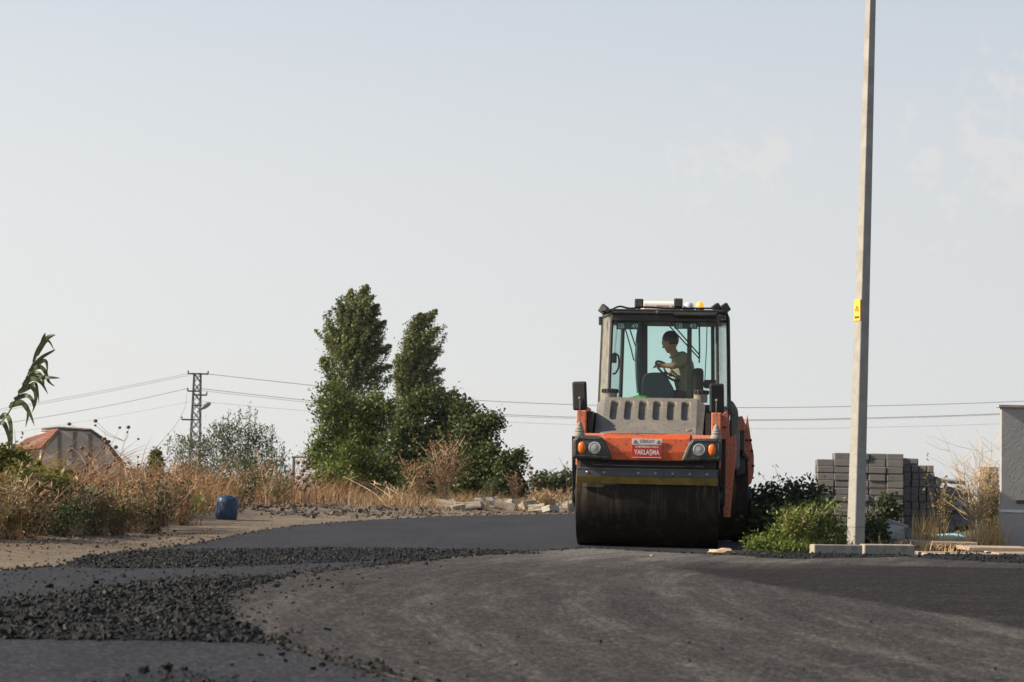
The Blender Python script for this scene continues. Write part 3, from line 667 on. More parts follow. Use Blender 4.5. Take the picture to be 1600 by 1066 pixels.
for u in (-.515, .60):
    nk = G().lathe([(.085, 0), (.085, .09), (.09, .1)], 20, Matrix.Translation((u, .58, 1.76))); o = mk(nk, 'filler_neck', 'mount_grey', smooth=True)
    cp = G().lathe([(.095, .1), (.095, .135), (.085, .15), (.03, .155)], 20, Matrix.Translation((u, .58, 1.76)))
    for k in range(14): a = 2*math.pi*k/14; cp.box(u+.095*math.cos(a)-.01, u+.095*math.cos(a)+.01, .58+.095*math.sin(a)-.01, .58+.095*math.sin(a)+.01, 1.865, 1.905)
    mk(cp, 'filler_cap', 'black_metal', o)
# module side frames
for sg in (-1, 1):
    s = G().prism([(sg*.74, -.42, 1.34), (sg*.74, -.40, 1.60), (sg*.74, -.22, 1.66), (sg*.74, .5, 1.66), (sg*.74, .5, .95), (sg*.74, -.42, .95)], (sg*.115, 0, 0), .012); mk(s, 'side_frame', 'orange_lit_side')
    s = G().box(sg*.70-.03, sg*.70+.03, -.3, .5, 1.1, 1.6); mk(s, 'gap_shade_box', 'black_metal')  # solid black filler painted in for the shade between hood and frame
    s = G().prism([(sg*.865, -.08, .50), (sg*.865, -.30, 1.3), (sg*.865, .3, 1.3), (sg*.865, .08, .50)], (sg*.05, 0, 0), .008); mk(s, 'drum_bracket', 'black_metal')
# mid frame, offset to the right with the cab
CO = .13
s = G().box(CO-.72, CO+.72, .55, 2.7, .75, 1.72, .02); mk(s, 'mid_frame', 'black_metal')
s = G().prism([rl(1126, 690, .55), rl(1150, 678, .55), rl(1150, 700, .55), rl(1141, 809, .55), rl(1131, 808, .55)], (0, .35, 0), .008); mk(s, 'fork_arm', 'orange_lit_side')
s = G().prism([rl(1125, 652, .45), rl(1137, 640, .45), rl(1141, 690, .45), rl(1134, 742, .45), rl(1126, 775, .45)], (0, .06, 0), .006); fp = mk(s, 'side_plate', 'orange_lit_side')
for p in ((1132, 668), (1131, 692), (1129, 712)):
    q = rl(*p, .45); mk(G().lathe([(.016, 0), (.016, .014), (.008, .018)], 8, Matrix.Translation(q) @ Matrix.Rotation(math.pi/2, 4, 'X')), 'bolt', 'black_metal', fp)
s = G().prism([rl(1141, 700, 1.6), rl(1141, 625, 1.6), rl(1146, 628, 1.6), rl(1153, 640, 1.6), rl(1155, 660, 1.6), rl(1150, 705, 1.6)], (0, .7, 0), .02); mk(s, 'fender', 'hood_grey')
# rear module
RO = .39
s = G().box(RO-.74, RO+.72, 2.75, 4.4, .95, 1.62, .05); mk(s, 'rear_hood', 'hood_grey')
s = G().prism([rl(1143, 690, 2.6), rl(1147, 652, 2.6), rl(1160, 650, 2.6), rl(1164, 660, 2.6), rl(1164, 672, 2.6), rl(1152, 674, 2.6), rl(1151, 705, 2.6), rl(1142, 790, 2.6)], (0, .15, 0), .01); mk(s, 'rear_frame', 'orange_lit_side')
s = G().prism([rl(1150, 672, 2.72), rl(1163, 672, 2.72), rl(1164, 740, 2.72), rl(1150, 745, 2.72)], (0, .4, 0), .01); mk(s, 'recess_shade_block', 'black_metal')  # black infill gives the frame opening its shade
hook = [(1160, 660), (1165, 662), (1167.5, 648), (1170, 662), (1174, 690), (1178, 712), (1178, 738), (1174, 755), (1164, 764), (1156, 766), (1153, 760), (1162, 752), (1167, 742), (1169, 730), (1163, 716), (1161, 690)]
s = G().prism([rl(a, b, 2.9) for a, b in hook], (0, .08, 0), .006); hk = mk(s, 'rear_fork', 'orange_lit_side')
for p in ((1167, 688), (1173, 688), (1175, 705), (1177, 728)):
    q = rl(*p, 2.9); mk(G().lathe([(.02, 0), (.02, .02), (.01, .025)], 8, Matrix.Translation(q) @ Matrix.Rotation(math.pi/2, 4, 'X')), 'bolt', 'black_metal', hk)
s = G().tube([rl(1152, 712, 2.8), rl(1160, 708, 2.7), rl(1164, 716, 2.8), rl(1160, 735, 2.9)], .055, 10); mk(s, 'hydraulic_hose', 'black_rubber', smooth=True)

# cab
zb, zt = 1.72, 2.85
plan = [(-.68, .88), (.68, .88), (.83, 1.42), (.83, 2.35), (.62, 2.62), (-.62, 2.62), (-.83, 2.35), (-.83, 1.42)]
plan = [(u+CO, v) for u, v in plan]
def taper(u, v, z):                    # panes lean in slightly towards the roof
    k = 1-.035*(z-zb)/(zt-zb); return Vector((CO+(u-CO)*k, 1.75+(v-1.75)*k, z))
cab = G().prism([taper(u, v, zb-.12) for u, v in plan], (0, 0, .14), .01); mk(cab, 'cab_base', 'black_metal')
pn = {0: ('windscreen', 'windscreen'), 1: ('side_window', 'light_dusty_glass'), 2: ('side_window', 'rear_glass'), 3: ('rear_window', 'rear_glass'), 4: ('rear_window', 'rear_glass'), 5: ('rear_window', 'rear_glass'), 6: ('side_window', 'rear_glass'), 7: ('side_window', 'dusty_glass')}
for i in range(8):
    a, b = plan[i], plan[(i+1) % 8]; nm, mt_ = pn[i]
    q = [taper(*a, zb), taper(*b, zb), taper(*b, zt), taper(*a, zt)]
    n_ = (q[1]-q[0]).cross(q[3]-q[0]).normalized()
    pg = G().add(q, [(0, 1, 2, 3)]); pane = mk(pg, nm, mt_)
    pr = {0: .022, 1: .022, 2: .02, 7: .02}.get(i, .026)
    mk(G().tube([taper(*a, zb-.05), taper(*a, zt+.02)], pr, 8), 'pillar', 'black_metal')
    mk(G().tube([q[0]+Vector((0, 0, .01)), q[1]+Vector((0, 0, .01))], .016, 6), 'sill', 'black_metal')
for a, b, pv_ in ((998, 1012, 2.45), (1073, 1081, 1.28)):   # door post at the back, slim post before the driver
    p0, p1, p2, p3 = rl(a, 618, pv_), rl(b, 618, pv_), rl(b, 492, pv_), rl(a+1, 492, pv_)
    p0.z = p1.z = zb; p2.z = p3.z = zt
    s = G().prism([p0, p1, p2, p3], (0, .06, 0), .005); mk(s, 'door_post', 'console' if a < 1050 else 'post_brown')
s = G().tube([rl(995, 560, 2.3), rl(997, 530, 2.3), rl(1000, 505, 2.3)], .03, 8).tube([rl(995, 560, 2.3), rl(996, 590, 2.3), rl(998, 614, 2.3)], .026, 8); mk(s, 'door_frame', 'console')
roof = G().prism([taper(u*1.02-CO*.02, v, zt) for u, v in plan], (0, 0, .055), .015).prism([(CO-.74, .84, zt+.05), (CO+.74, .84, zt+.05), (CO+.80, 1.45, zt+.05), (CO+.80, 2.3, zt+.05), (CO+.55, 2.55, zt+.05), (CO-.55, 2.55, zt+.05), (CO-.80, 2.3, zt+.05), (CO-.80, 1.45, zt+.05)], (0, 0, .03), .01); mk(roof, 'roof', 'black_metal')
s = G().box(CO-.66, CO+.66, .845, .885, zt-.075, zt+.03, .01); mk(s, 'visor', 'black_metal')
s = G().tube([(CO-.66, .83, zt+.03), (CO+.66, .83, zt+.03)], .02, 8).tube([(CO+.12, .80, zt+.01), (CO+.64, .80, zt+.01)], .03, 8); mk(s, 'grab_rail', 'black_metal')
# roof fittings
rz_ = zt+.082
ax0 = rl(1004, 475, 1.1).x; ax1 = rl(1062, 475, 1.1).x
s = G().prism([(ax0, 1.1, rz_), (ax0, 1.55, rz_), (ax0, 1.55, rz_+.13), (ax0, 1.16, rz_+.13), (ax0, 1.1, rz_+.1)], (ax1-ax0, 0, 0), .02); ac = mk(s, 'air_conditioner', 'white_plastic')
text('RECO-AG', .06, 'ink', ac, Matrix.Translation((ax0+.31, 1.0975, rz_+.045)) @ TM, 'lettering', 'CENTER', .001, 1)
for px in (998.5, 1060):
    p = rl(px, 474, 1.0); s = G().box(p.x-.055, p.x+.055, .95, 1.04, p.z-.055, p.z+.055, .012).tube([(p.x, 1.0, p.z-.05), (p.x, 1.0, zt+.08)], .018, 6); wl = mk(s, 'work_light', 'black_metal')
    s = G()
    for i in range(3):
        for j in range(3): s.box(p.x-.042+i*.03, p.x-.018+i*.03, .944, .952, p.z-.042+j*.03, p.z-.018+j*.03, .002)
    mk(s, 'light_grid', 'pod_plastic', wl)
p = rl(1076, 480, 1.3); s = G().lathe([(.072, 0), (.072, .03), (.065, .06), (.045, .088), (.0, .1)], 18, Matrix.Translation((p.x, 1.3, zt+.115))); mk(s, 'antenna_dome', 'grey_dome', smooth=True, angle=180)
p = rl(1094, 480, 1.3); s = G().lathe([(.052, 0), (.05, .045), (.046, .05)], 18, Matrix.Translation((p.x, 1.3, zt+.08))); bb = mk(s, 'beacon', 'black_metal', smooth=True)
s = G().lathe([(.047, .05), (.049, .08), (.044, .115), (.025, .138), (0, .145)], 18, Matrix.Translation((p.x, 1.3, zt+.08))); mk(s, 'beacon_lens', 'beacon_lens', bb, smooth=True, angle=180)
for px, sgn in ((944, -1), (1120, 1), (1133, 1)):
    p = rl(px, 485, 1.2); o = mk(G().box(-.05, .05, -.035, .035, -.055, .055, .012), 'corner_light', 'black_metal'); o.location = (p.x, 1.0, p.z); o.rotation_euler = (0, R(-35*sgn), R(25*sgn))
s = G().tube(smooth_line([rl(940, 487, 1.0), rl(955, 484, 1.0), rl(968, 479, 1.0), rl(985, 482, 1.0), rl(1010, 480, 1.0), rl(1050, 482, 1.0), rl(1110, 482, 1.0), rl(1130, 484, 1.0)], 5), .012, 6); mk(s, 'light_cable', 'black_rubber')
s = G().tube(smooth_line([rl(1131, 486, 1.1), rl(1136, 492, 1.1), rl(1137.5, 520, 1.1), rl(1138.5, 570, 1.1), rl(1138, 625, 1.0), rl(1137, 660, .9)], 5), .018, 8); mk(s, 'hose', 'black_rubber')
mk(G().tube([rl(1127, 502, 1.2), rl(1137, 503, 1.1)], .02, 6), 'hose_clamp', 'black_metal'); mk(G().tube([rl(938, 495, 1.2), rl(938, 508, 1.2)], .022, 6), 'hinge', 'black_metal')
# wipers
def wiper(pts, v, name='wiper', r=.009): return mk(G().tube([rl(a, b, v) for a, b in pts], r, 6), name, 'black_metal')
wiper([(1030, 492), (1093, 561), (1092, 565)], .83); wiper([(1038, 492), (1094, 556)], .83); wiper([(1092.5, 505), (1093, 545), (1092.5, 567)], .84, 'wiper_blade', .011)
wiper([(977, 514), (986, 545), (990, 562), (996, 566)], 2.55); wiper([(984, 514), (996, 550)], 2.55)
s = G().tube([rl(1105, 496, .98), rl(1104, 540, .98), rl(1101, 600, .98)], .006, 5); mk(s, 'cable', 'black_rubber')
s = G().ball(rl(1028, 489, .83), .035, 10); mk(s, 'wiper_motor', 'black_metal')
# sticker number plates inside the screen
for a, b in ((963, 999), (1054, 1090)):
    p0, p1 = rl(a, 498, .93), rl(b, 515, .93); s = G().box(p0.x, p1.x, .925, .93, p1.z, p0.z+.06); pl = mk(s, 'number_sticker', 'plate_teal'); cz = p1.z+.04; w_ = p1.x-p0.x
    text('SB', .085, 'plate_ink', pl, Matrix.Translation((p0.x+w_*.2, .9225, cz)) @ TM, 'lettering', 'CENTER', .001)
    text('49', .085, 'plate_ink', pl, Matrix.Translation((p0.x+w_*.8, .9225, cz)) @ TM, 'lettering', 'CENTER', .001)
# interior: mirror arm, console, wheel, seat
s = G().box(-.03, .03, -.02, .02, -.06, .06, .01); o = mk(s, 'inner_mirror', 'black_rubber'); o.location = rl(960, 560, 1.3); s = G().tube(smooth_line([rl(958, 552, 1.3), rl(966, 556, 1.3), rl(967, 572, 1.3), rl(962, 583, 1.3), rl(957, 584, 1.3)], 4), .012, 6); mk(s, 'mirror_arm', 'black_rubber')
cpts = [rl(1002, 625, 1.5), rl(1003, 592, 1.5), rl(1008, 584, 1.5), rl(1018, 582, 1.5), rl(1040, 582, 1.5), rl(1043, 590, 1.5), rl(1052, 606, 1.5), rl(1056, 625, 1.5)]
for q in cpts[:1]+cpts[-1:]: q.z = 1.73
s = G().prism(cpts, (0, .5, 0), .02); mk(s, 'console', 'console')
wc = rl(1043, 580, 1.62); Mw = Matrix.Translation(wc) @ Matrix.Rotation(R(40), 4, 'Y') @ Matrix.Rotation(R(20), 4, 'X')
s = G().tube([Mw @ Vector((.185*math.cos(a), .185*math.sin(a), 0)) for a in [2*math.pi*k/28 for k in range(29)]], .016, 8, False); wh = mk(s, 'steering_wheel', 'black_rubber', smooth=True)
s = G()
for k in range(3): a = 2*math.pi*k/3+.4; s.tube([Mw @ Vector((0, 0, -.03)), Mw @ Vector((.18*math.cos(a), .18*math.sin(a), 0))], .012, 6)
s.tube([Mw @ Vector((0, 0, -.02)), Mw @ Vector((0, 0, -.22))], .03, 8); mk(s, 'wheel_spokes', 'black_rubber', wh)
sp = rl(1092, 590, 1.75)
s = G().box(sp.x-.07, sp.x+.06, 1.5, 1.98, 1.78, 2.24, .04).box(sp.x-.5, sp.x+.0, 1.5, 1.98, 1.74, 1.83, .03); mk(s, 'seat', 'seat_fabric')
q = rl(1110, 600, 1.8); s = G().box(q.x-.09, q.x+.1, 1.6, 1.95, q.z-.06, q.z+.04, .03); mk(s, 'armrest', 'seat_fabric')

# green bag on the dash: a crumpled sack
bg = rl(1000, 615, 1.1); bm = bmesh.new(); bmesh.ops.create_icosphere(bm, subdivisions=3, radius=1)
for q in bm.verts:
    k = 1+.35*mn.noise(q.co*2.1)+.15*mn.noise(q.co*5); q.co = Vector((q.co.x*.14*k, q.co.y*.09*k, q.co.z*.065*k))
gb = G()._bm(bm).build('plastic_bag', 'green_bag'); MR = Matrix.Translation((RX, RY, 0)) @ Matrix.Rotation(YAW, 4, 'Z')
gb.location = MR @ Vector((bg.x, 1.1, zb+.075)); tag(gb, 'crumpled bright green plastic bag behind the roller windscreen', 'bag')

# ------------------------------------------------------------------ driver, sitting side-on and looking to the left of the photo
def capsule(g_, a, b, ra, rb, n=12, k=5):
    a, b = Vector(a), Vector(b); pts = [a.lerp(b, i/(k-1)) for i in range(k)]; g_.tube(pts, [ra+(rb-ra)*i/(k-1) for i in range(k)], n); g_.ball(a, ra, n); g_.ball(b, rb, n)
def remesh(o, vox, sm=3):
    m = o.modifiers.new('r', 'REMESH'); m.mode = 'VOXEL'; m.voxel_size = vox; m.use_smooth_shade = True
    if sm: m2 = o.modifiers.new('s', 'SMOOTH'); m2.iterations = sm; m2.factor = .5
def J(px, py, v): return rl(px, py, v)
V0 = 1.74
head = J(1047.5, 535, V0); neck = J(1056, 552, V0); chest = J(1066, 573, V0); hip = J(1077, 612, V0); hip.z = 1.86
sh_n = J(1069, 560, V0-.17); sh_f = J(1066, 558, V0+.19); hand_n = wc+Vector((-.06, -.12, .13)); elb_n = J(1053, 572, V0-.24)
hand_n = J(1031, 571, 1.58); hand_f = Mw @ Vector((.02, .185, .02)); elb_f = J(1048, 584, V0+.24)
knee_n = hip+Vector((-.42, -.12, .03)); knee_f = hip+Vector((-.42, .13, .03)); foot_n = knee_n+Vector((-.10, 0, -.40)); foot_f = knee_f+Vector((-.10, 0, -.40))
pr = thing('person', 'driver in a beige short-sleeved shirt steering the roller, head turned aside', 'person', MR @ Vector((hip.x, hip.y, 1.83)), None, YAW)
HL = Vector((hip.x, hip.y, 1.83))
def P(g_, name, mat, par=pr): 
    g_.v = [tuple(Vector(p)-HL) for p in g_.v]; return g_.build(name, mat, par)
b = G()
capsule(b, hip, chest, .125, .135); capsule(b, chest, neck+Vector((0, 0, -.03)), .13, .06); capsule(b, neck+Vector((0, 0, -.05)), head+Vector((.01, 0, -.06)), .055, .055)
for sh, el, ha, sg in ((sh_n, elb_n, hand_n, -1), (sh_f, elb_f, hand_f, 1)):
    capsule(b, chest+Vector((0, sg*.06, .06)), sh, .07, .062); capsule(b, sh, el, .055, .043); capsule(b, el, ha+(el-ha).normalized()*.06, .042, .028)
    d = (ha-el).normalized(); up_ = Vector((0, 0, 1)); sd = d.cross(up_).normalized()
    capsule(b, ha-d*.05, ha+d*.02, .03, .032)
    for k in range(4):
        r0 = ha+d*.03+sd*(k-1.5)*.019; L = (.036, .042, .04, .03)[k]; r1 = r0+d*L+Vector((0, 0, -.006)); r2 = r1+d*L*.35+Vector((0, 0, -L*.8)); capsule(b, r0, r1, .0095, .009, 8, 3); capsule(b, r1, r2, .009, .0075, 8, 3)
    t0 = ha-d*.01-sd*.03; capsule(b, t0, t0-sd*.025+d*.03, .011, .0095, 8, 3); capsule(b, t0-sd*.025+d*.03, t0-sd*.012+d*.06+Vector((0, 0, -.015)), .0095, .008, 8, 3)
for kn, ft, sg in ((knee_n, foot_n, -1), (knee_f, foot_f, 1)):
    capsule(b, hip+Vector((0, sg*.09, 0)), kn, .085, .062); capsule(b, kn, ft, .058, .042); capsule(b, ft, ft+Vector((-.15, 0, -.04)), .042, .034)
# head looks to -u (left of photo) and a little towards the camera, tipped down
HM = Matrix.Translation(head) @ Matrix.Rotation(R(150), 4, 'Z') @ Matrix.Rotation(R(22), 4, 'Y') @ Matrix.Scale(1.12, 4)     # +x of the head = face
hb = G(); hb.ball((0, 0, .015), (.098, .078, .105), 20); hb.ball((.025, 0, -.055), (.066, .058, .062), 16); hb.ball((.062, 0, -.09), (.024, .026, .02), 10)
hb.tube([(.085, 0, .02), (.112, 0, -.02), (.085, 0, -.03)], [.010, .017, .009], 8)
hb.ball((.083, 0, -.058), (.012, .026, .007), 8); hb.ball((.08, 0, -.07), (.012, .023, .007), 8)
for sg in (-1, 1): hb.ball((-.008, sg*.077, -.012), (.02, .011, .032), 10); hb.ball((.085, sg*.03, .012), (.012, .017, .009), 8); hb.ball((.083, sg*.032, .03), (.012, .022, .006), 8)
b.add([HM @ Vector(p) for p in hb.v], hb.f)
body = P(b, 'body', 'skin'); remesh(body, .0075, 2)
hr = G(); hg = G(); hg.ball((-.014, 0, .03), (.102, .087, .105), 20)
hr.add([HM @ Vector((x, y, z if not (x > .035 and z < .05) else max(z, .05))) for x, y, z in hg.v], hg.f); ha_ = P(hr, 'hair', 'hair'); remesh(ha_, .010, 2)
es = G()
for sg in (-1, 1): es.ball(HM @ Vector((.092, sg*.03, .01)), .007, 8)
P(es, 'eyes', 'ink')
st_ = G(); capsule(st_, hip+Vector((0, 0, .02)), chest, .148, .155); capsule(st_, chest, neck+Vector((.01, 0, -.05)), .15, .075)
for sh, el, sg in ((sh_n, elb_n, -1), (sh_f, elb_f, 1)):
    capsule(st_, chest+Vector((0, sg*.06, .06)), sh, .088, .078); capsule(st_, sh, sh.lerp(el, .62), .074, .07)
so_ = P(st_, 'shirt', 'shirt'); remesh(so_, .011, 3)
co_ = G().tube([neck+Vector((.07*math.cos(a), .075*math.sin(a), -.035+.02*math.cos(a))) for a in [2*math.pi*k/16 for k in range(17)]], .016, 6, False); P(co_, 'collar', 'shirt', pr)
tr_ = G()
for kn, ft, sg in ((knee_n, foot_n, -1), (knee_f, foot_f, 1)): capsule(tr_, hip+Vector((0, sg*.085, 0)), kn, .102, .076); capsule(tr_, kn, ft+Vector((0, 0, .03)), .074, .06)
to_ = P(tr_, 'trousers', 'trousers'); remesh(to_, .012, 3)

# ------------------------------------------------------------------ concrete pole, kerbs, wall, block stacks
PY = 23.05; pb = at(1336.5, 853, PY); pb.z = 0
pole = thing('utility_pole', 'tall tapering square concrete pole rising out of the top of the photo', 'pole', pb)
ptop = at(1360.5, 0, PY)-pb; hN = ptop.z
def sect(k, side):
    c_ = Vector((ptop.x*k, 0, hN*k)); a = R(30); ch = side*.05; h2 = side/2
    return [c_+Matrix.Rotation(a, 3, 'Z') @ Vector(p) for p in ((-h2+ch, -h2, 0), (h2-ch, -h2, 0), (h2, -h2+ch, 0), (h2, h2-ch, 0), (h2-ch, h2, 0), (-h2+ch, h2, 0), (-h2, h2-ch, 0), (-h2, -h2+ch, 0))]
gp = G(); zs = [-.1, .1, .35, 1, 2, 3.2, 4.5, 6, 7.5, 9.2]
for z in zs: gp.v += [tuple(p) for p in sect(z/hN, .152-.0098*z)]
for i in range(len(zs)-1):
    for k in range(8): gp.f.append((i*8+k, i*8+(k+1) % 8, i*8+8+(k+1) % 8, i*8+8+k))
gp.f.append(tuple(range(8))[::-1]); gp.f.append(tuple(len(zs)*8-8+k for k in range(8))); gp.build('shaft', 'concrete', pole)
gc = G()
for z0, z1 in ((.3, .305),): gc.v += [tuple(p) for p in sect(z0/hN, .152)]+[tuple(p) for p in sect(z1/hN, .152)]; gc.f += [(k, (k+1) % 8, 8+(k+1) % 8, 8+k) for k in range(8)]
gc.build('joint', 'timber', pole)
pz = at(1337, 485, PY).z; c0 = Vector((ptop.x*pz/hN, 0, pz)); sd_ = .152-.0098*pz; Ra = Matrix.Rotation(R(30), 4, 'Z')
PMx = Matrix.Translation(c0) @ Ra
wp = G().box(-sd_/2-.012, -sd_/2-.006, -.055, .055, -.125, .125, .002); wp.v = [tuple(PMx @ Vector(p)) for p in wp.v]; wpo = wp.build('warning_plate', 'warning_yellow', pole); tag(wpo, 'yellow warning plate fixed to the pole')
wg = G(); xx = -sd_/2-.0135
wg.tube([(xx, -.03, -.01), (xx, .03, -.01), (xx, 0, .05), (xx, -.03, -.01)], .004, 4, False).box(xx-.001, xx+.001, -.04, .04, -.095, -.072).tube([(xx, .008, .03), (xx, -.006, .012), (xx, .006, .01), (xx, -.004, -.005)], .003, 4); wg.v = [tuple(PMx @ Vector(p)) for p in wg.v]; wg.build('warning_symbol', 'ink', wpo)

for i, (a, b_, lb) in enumerate(((1272, 1348, 'left of the two concrete kerb stones at the foot of the pole'), (1350.5, 1430, 'right of the two concrete kerb stones at the foot of the pole'))):
    p0 = gnd(a, 867.5, 0); p1 = gnd(b_, 868.5, 0); L = (p1-p0).length
    k = G().box(0, L, 0, .15, -.06, .118, .012); o = k.build('kerb_stone', 'kerb_concrete'); o.location = (p0.x, p0.y, 0); o.rotation_euler = (R((-1, 2)[i]), 0, math.atan2(p1.y-p0.y, p1.x-p0.x)); tag(o, lb, 'kerb stone', 'kerb stones by the pole')

WY = 26.0; wl0 = at(1563, 857, WY); wt_ = at(1563, 633, WY).z; wm = at(1563, 798, WY).z
wall = thing('wall', 'plain grey rendered wall with a thin coping at the right edge', 'wall', (wl0.x, WY, 0))
rr = random.Random(4)
G().box(.012, 4.2, .012, .10, wm-.01, wt_-.03, .006).build('upper_panel', 'render_wall', wall)
G().box(0, 4.2, 0, .12, -.06, wm-.006, .012).build('plinth', 'render_wall', wall)
lp = G(); N = 40
for k in range(N+1):
    x = 4.2*k/N-.004; zz = wm+.012*mn.noise((x*6, 3, 0)); lp.v += [(x, -.018+.008*mn.noise((x*9, 1, 0)), zz-.018), (x, -.014, zz+.012), (x, .03, zz+.02)]
for k in range(N):
    for j in range(2): lp.f.append((k*3+j, k*3+3+j, k*3+4+j, k*3+1+j))
lp.build('mortar_lip', 'cushion_paint', wall)
G().box(-.035, 4.23, -.035, .15, wt_-.03, wt_+.005, .004).build('coping', 'block_pale', wall)
sx_ = at(1588, 784, WY).x-wl0.x; sz_ = at(1588, 784, WY).z; G().box(sx_, sx_+.28, -.012, .02, sz_-.022, sz_+.022, .004).build('slot', 'black_metal', wall)

def block_stack(name, label, loc, rz, nx_, ny_, nz_, bw, bd, bh, seed, tops=()):
    t_ = thing(name, label, 'block stack', loc, 'stacks of paving blocks', rz); rg = random.Random(seed)
    gx = G().box(-bw*.5+.006, bw*.5-.006, -bd*.5+.006, bd*.5-.006, .0005, bh-.0005, .009); gx.v = [tuple(p) for p in gx.v]; first = None
    z = .12; pal = G()
    for x in (0, nx_*bw/2-.05, nx_*bw-.1): pal.box(x, x+.1, 0, ny_*bd, 0, .09)
    for y in range(5): pal.box(0, nx_*bw, y*(ny_*bd-.1)/4, y*(ny_*bd-.1)/4+.1, .092, .115)
    pal.build('pallet', 'timber', t_)
    for k in range(nz_):
        for i in range(nx_):
            for j in range(ny_):
                if 0 < i < nx_-1 and 0 < j < ny_-1 and k < nz_-1: continue
                if first is None: o = first = gx.build('block', 'block_concrete', t_)
                else: o = first.copy(); C.objects.link(o)
                o.location = ((i+.5)*bw+rg.gauss(0, .006), (j+.5)*bd+rg.gauss(0, .01), z); o.rotation_euler.z = rg.gauss(0, .022)
        if k % 2 and k < nz_-1: G().box(.012, nx_*bw-.012, .012, ny_*bd-.012, z+bh-.003, z+bh+.0145).build('spacer', 'timber', t_)
        z += bh+(.012 if k % 2 and k < nz_-1 else 0)
    for (i, j) in tops:
        o = first.copy(); C.objects.link(o); o.location = ((i+.5)*bw+rg.gauss(0, .01), (j+.5)*bd+rg.gauss(0, .01), z); o.rotation_euler.z = rg.gauss(0, .03)
    return t_
BY = 30.0; b0 = at(1275.5, 800, BY)
block_stack('block_stack', 'largest stack of grey paving blocks standing behind the concrete pole', (b0.x, BY, 0), R(-7), 5, 4, 10, .258, .27, .1, 1, [(i_, j_) for i_ in (1, 2, 3, 4) for j_ in (0, 1, 2, 3)])
b1 = at(1411, 800, 30.5); block_stack('block_stack', 'smaller stack of grey paving blocks right of the largest stack', (b1.x, 30.5, 0), R(-9), 4, 3, 9, .118, .24, .105, 2, [(0, 1), (1, 1), (0, 2), (0, 0), (1, 2)])
b2 = at(1536, 800, 30.5); block_stack('block_stack', 'narrow block stack half hidden behind the dry shrub beside the wall', (b2.x, 30.6, 0), R(-9), 2, 2, 9, .13, .24, .105, 3)
# broken blocks between stacks and wall
rg = random.Random(12)
def broken(px, py, Y, sx, sy, sz, rx, ry, rz, label, mat='block_concrete', name='concrete_block', cat='block', group=None, z=None):
    bm = bmesh.new(); bmesh.ops.create_cube(bm, size=1); bmesh.ops.subdivide_edges(bm, edges=bm.edges[:], cuts=2, use_grid_fill=True)
    for q in bm.verts: q.co = Vector((q.co.x*sx, q.co.y*sy, q.co.z*sz))*(1+.14*mn.noise(q.co*2.3+Vector((px, py, 0))*.1)); 
    bmesh.ops.bevel(bm, geom=[e for e in bm.edges if len(e.link_faces) == 2 and e.calc_face_angle(0) > .5], offset=min(sx, sy, sz)*.06, segments=1, affect='EDGES')
    o = G()._bm(bm).build(name, mat); p = at(px, py, Y); o.location = (p.x, Y, p.z if z is None else z); o.rotation_euler = (R(rx), R(ry), R(rz)); return tag(o, label, cat, group)
broken(1460, 757, 31, .11, .3, .24, 5, 15, 10, 'tilted pale block leaning at the top of the broken heap', 'block_pale')
broken(1466, 778, 30.6, .3, .3, .12, 10, -50, 20, 'grey block lying aslant under the tilted pale block')
broken(1484, 752, 31.4, .42, .3, .06, 6, 3, 12, 'thin flat slab on top of the broken heap', 'block_pale')
broken(1488, 775, 31.2, .3, .3, .2, 4, 25, 20, 'large dark grey block in the middle of the broken heap')
broken(1505, 772, 31.3, .2, .25, .16, 20, 30, 40, 'pale angular block at the right of the broken heap', 'block_pale')
broken(1475, 800, 31.0, .34, .3, .24, 3, 16, 12, 'big dark block at the bottom of the broken heap')
broken(1512, 800, 31.0, .3, .3, .26, 13, -16, -12, 'big grey block behind the dry shrub')
broken(1400, 823, 26.5, .24, .2, .13, 8, 14, 15, 'pale broken block lying on others right of the pole', 'block_pale')
broken(1394, 837, 26.2, .24, .22, .2, 10, -18, 30, 'rounded pale block on the ground right of the pole', 'block_pale')
broken(1376, 830, 26.4, .22, .2, .12, 0, 8, 5, 'flat grey block fragment just right of the pole')
broken(1420, 838, 26.4, .3, .2, .14, 5, 24, 40, 'slanting grey block fragment among the dry grass')
broken(1385, 845, 26.0, .3, .3, .1, 4, 5, 12, 'low grey fragment half buried behind the right kerb')
hp_ = [(1462, 815), (1470, 790), (1478, 815), (1486, 795), (1494, 812), (1500, 790), (1508, 820), (1456, 800), (1518, 790), (1482, 826)]
for k, i in enumerate(sorted(range(10), key=lambda i: hp_[i][0])):
    broken(hp_[i][0], hp_[i][1], 30.6+.2*(i % 3), rg.uniform(.14, .3), rg.uniform(.14, .3), rg.uniform(.08, .2), rg.uniform(-40, 40), rg.uniform(-40, 40), rg.uniform(0, 90), ORD[k]+' small fragment from the left in the broken block heap', ('block_concrete', 'block_concrete', 'block_pale')[i % 3], 'block_fragment', 'block', 'fragments in the broken block heap')
pp = [at(1440, 836, 27.5), at(1465, 837, 27.4), at(1490, 836, 27.2), at(1512, 840, 27)]
for q in pp: q.z = max(q.z, .03)
tag(G().tube(smooth_line(pp, 5), .025, 8).build('plastic_pipe', 'pipe_blue'), 'thin blue plastic pipe on the ground among dry grass', 'pipe')

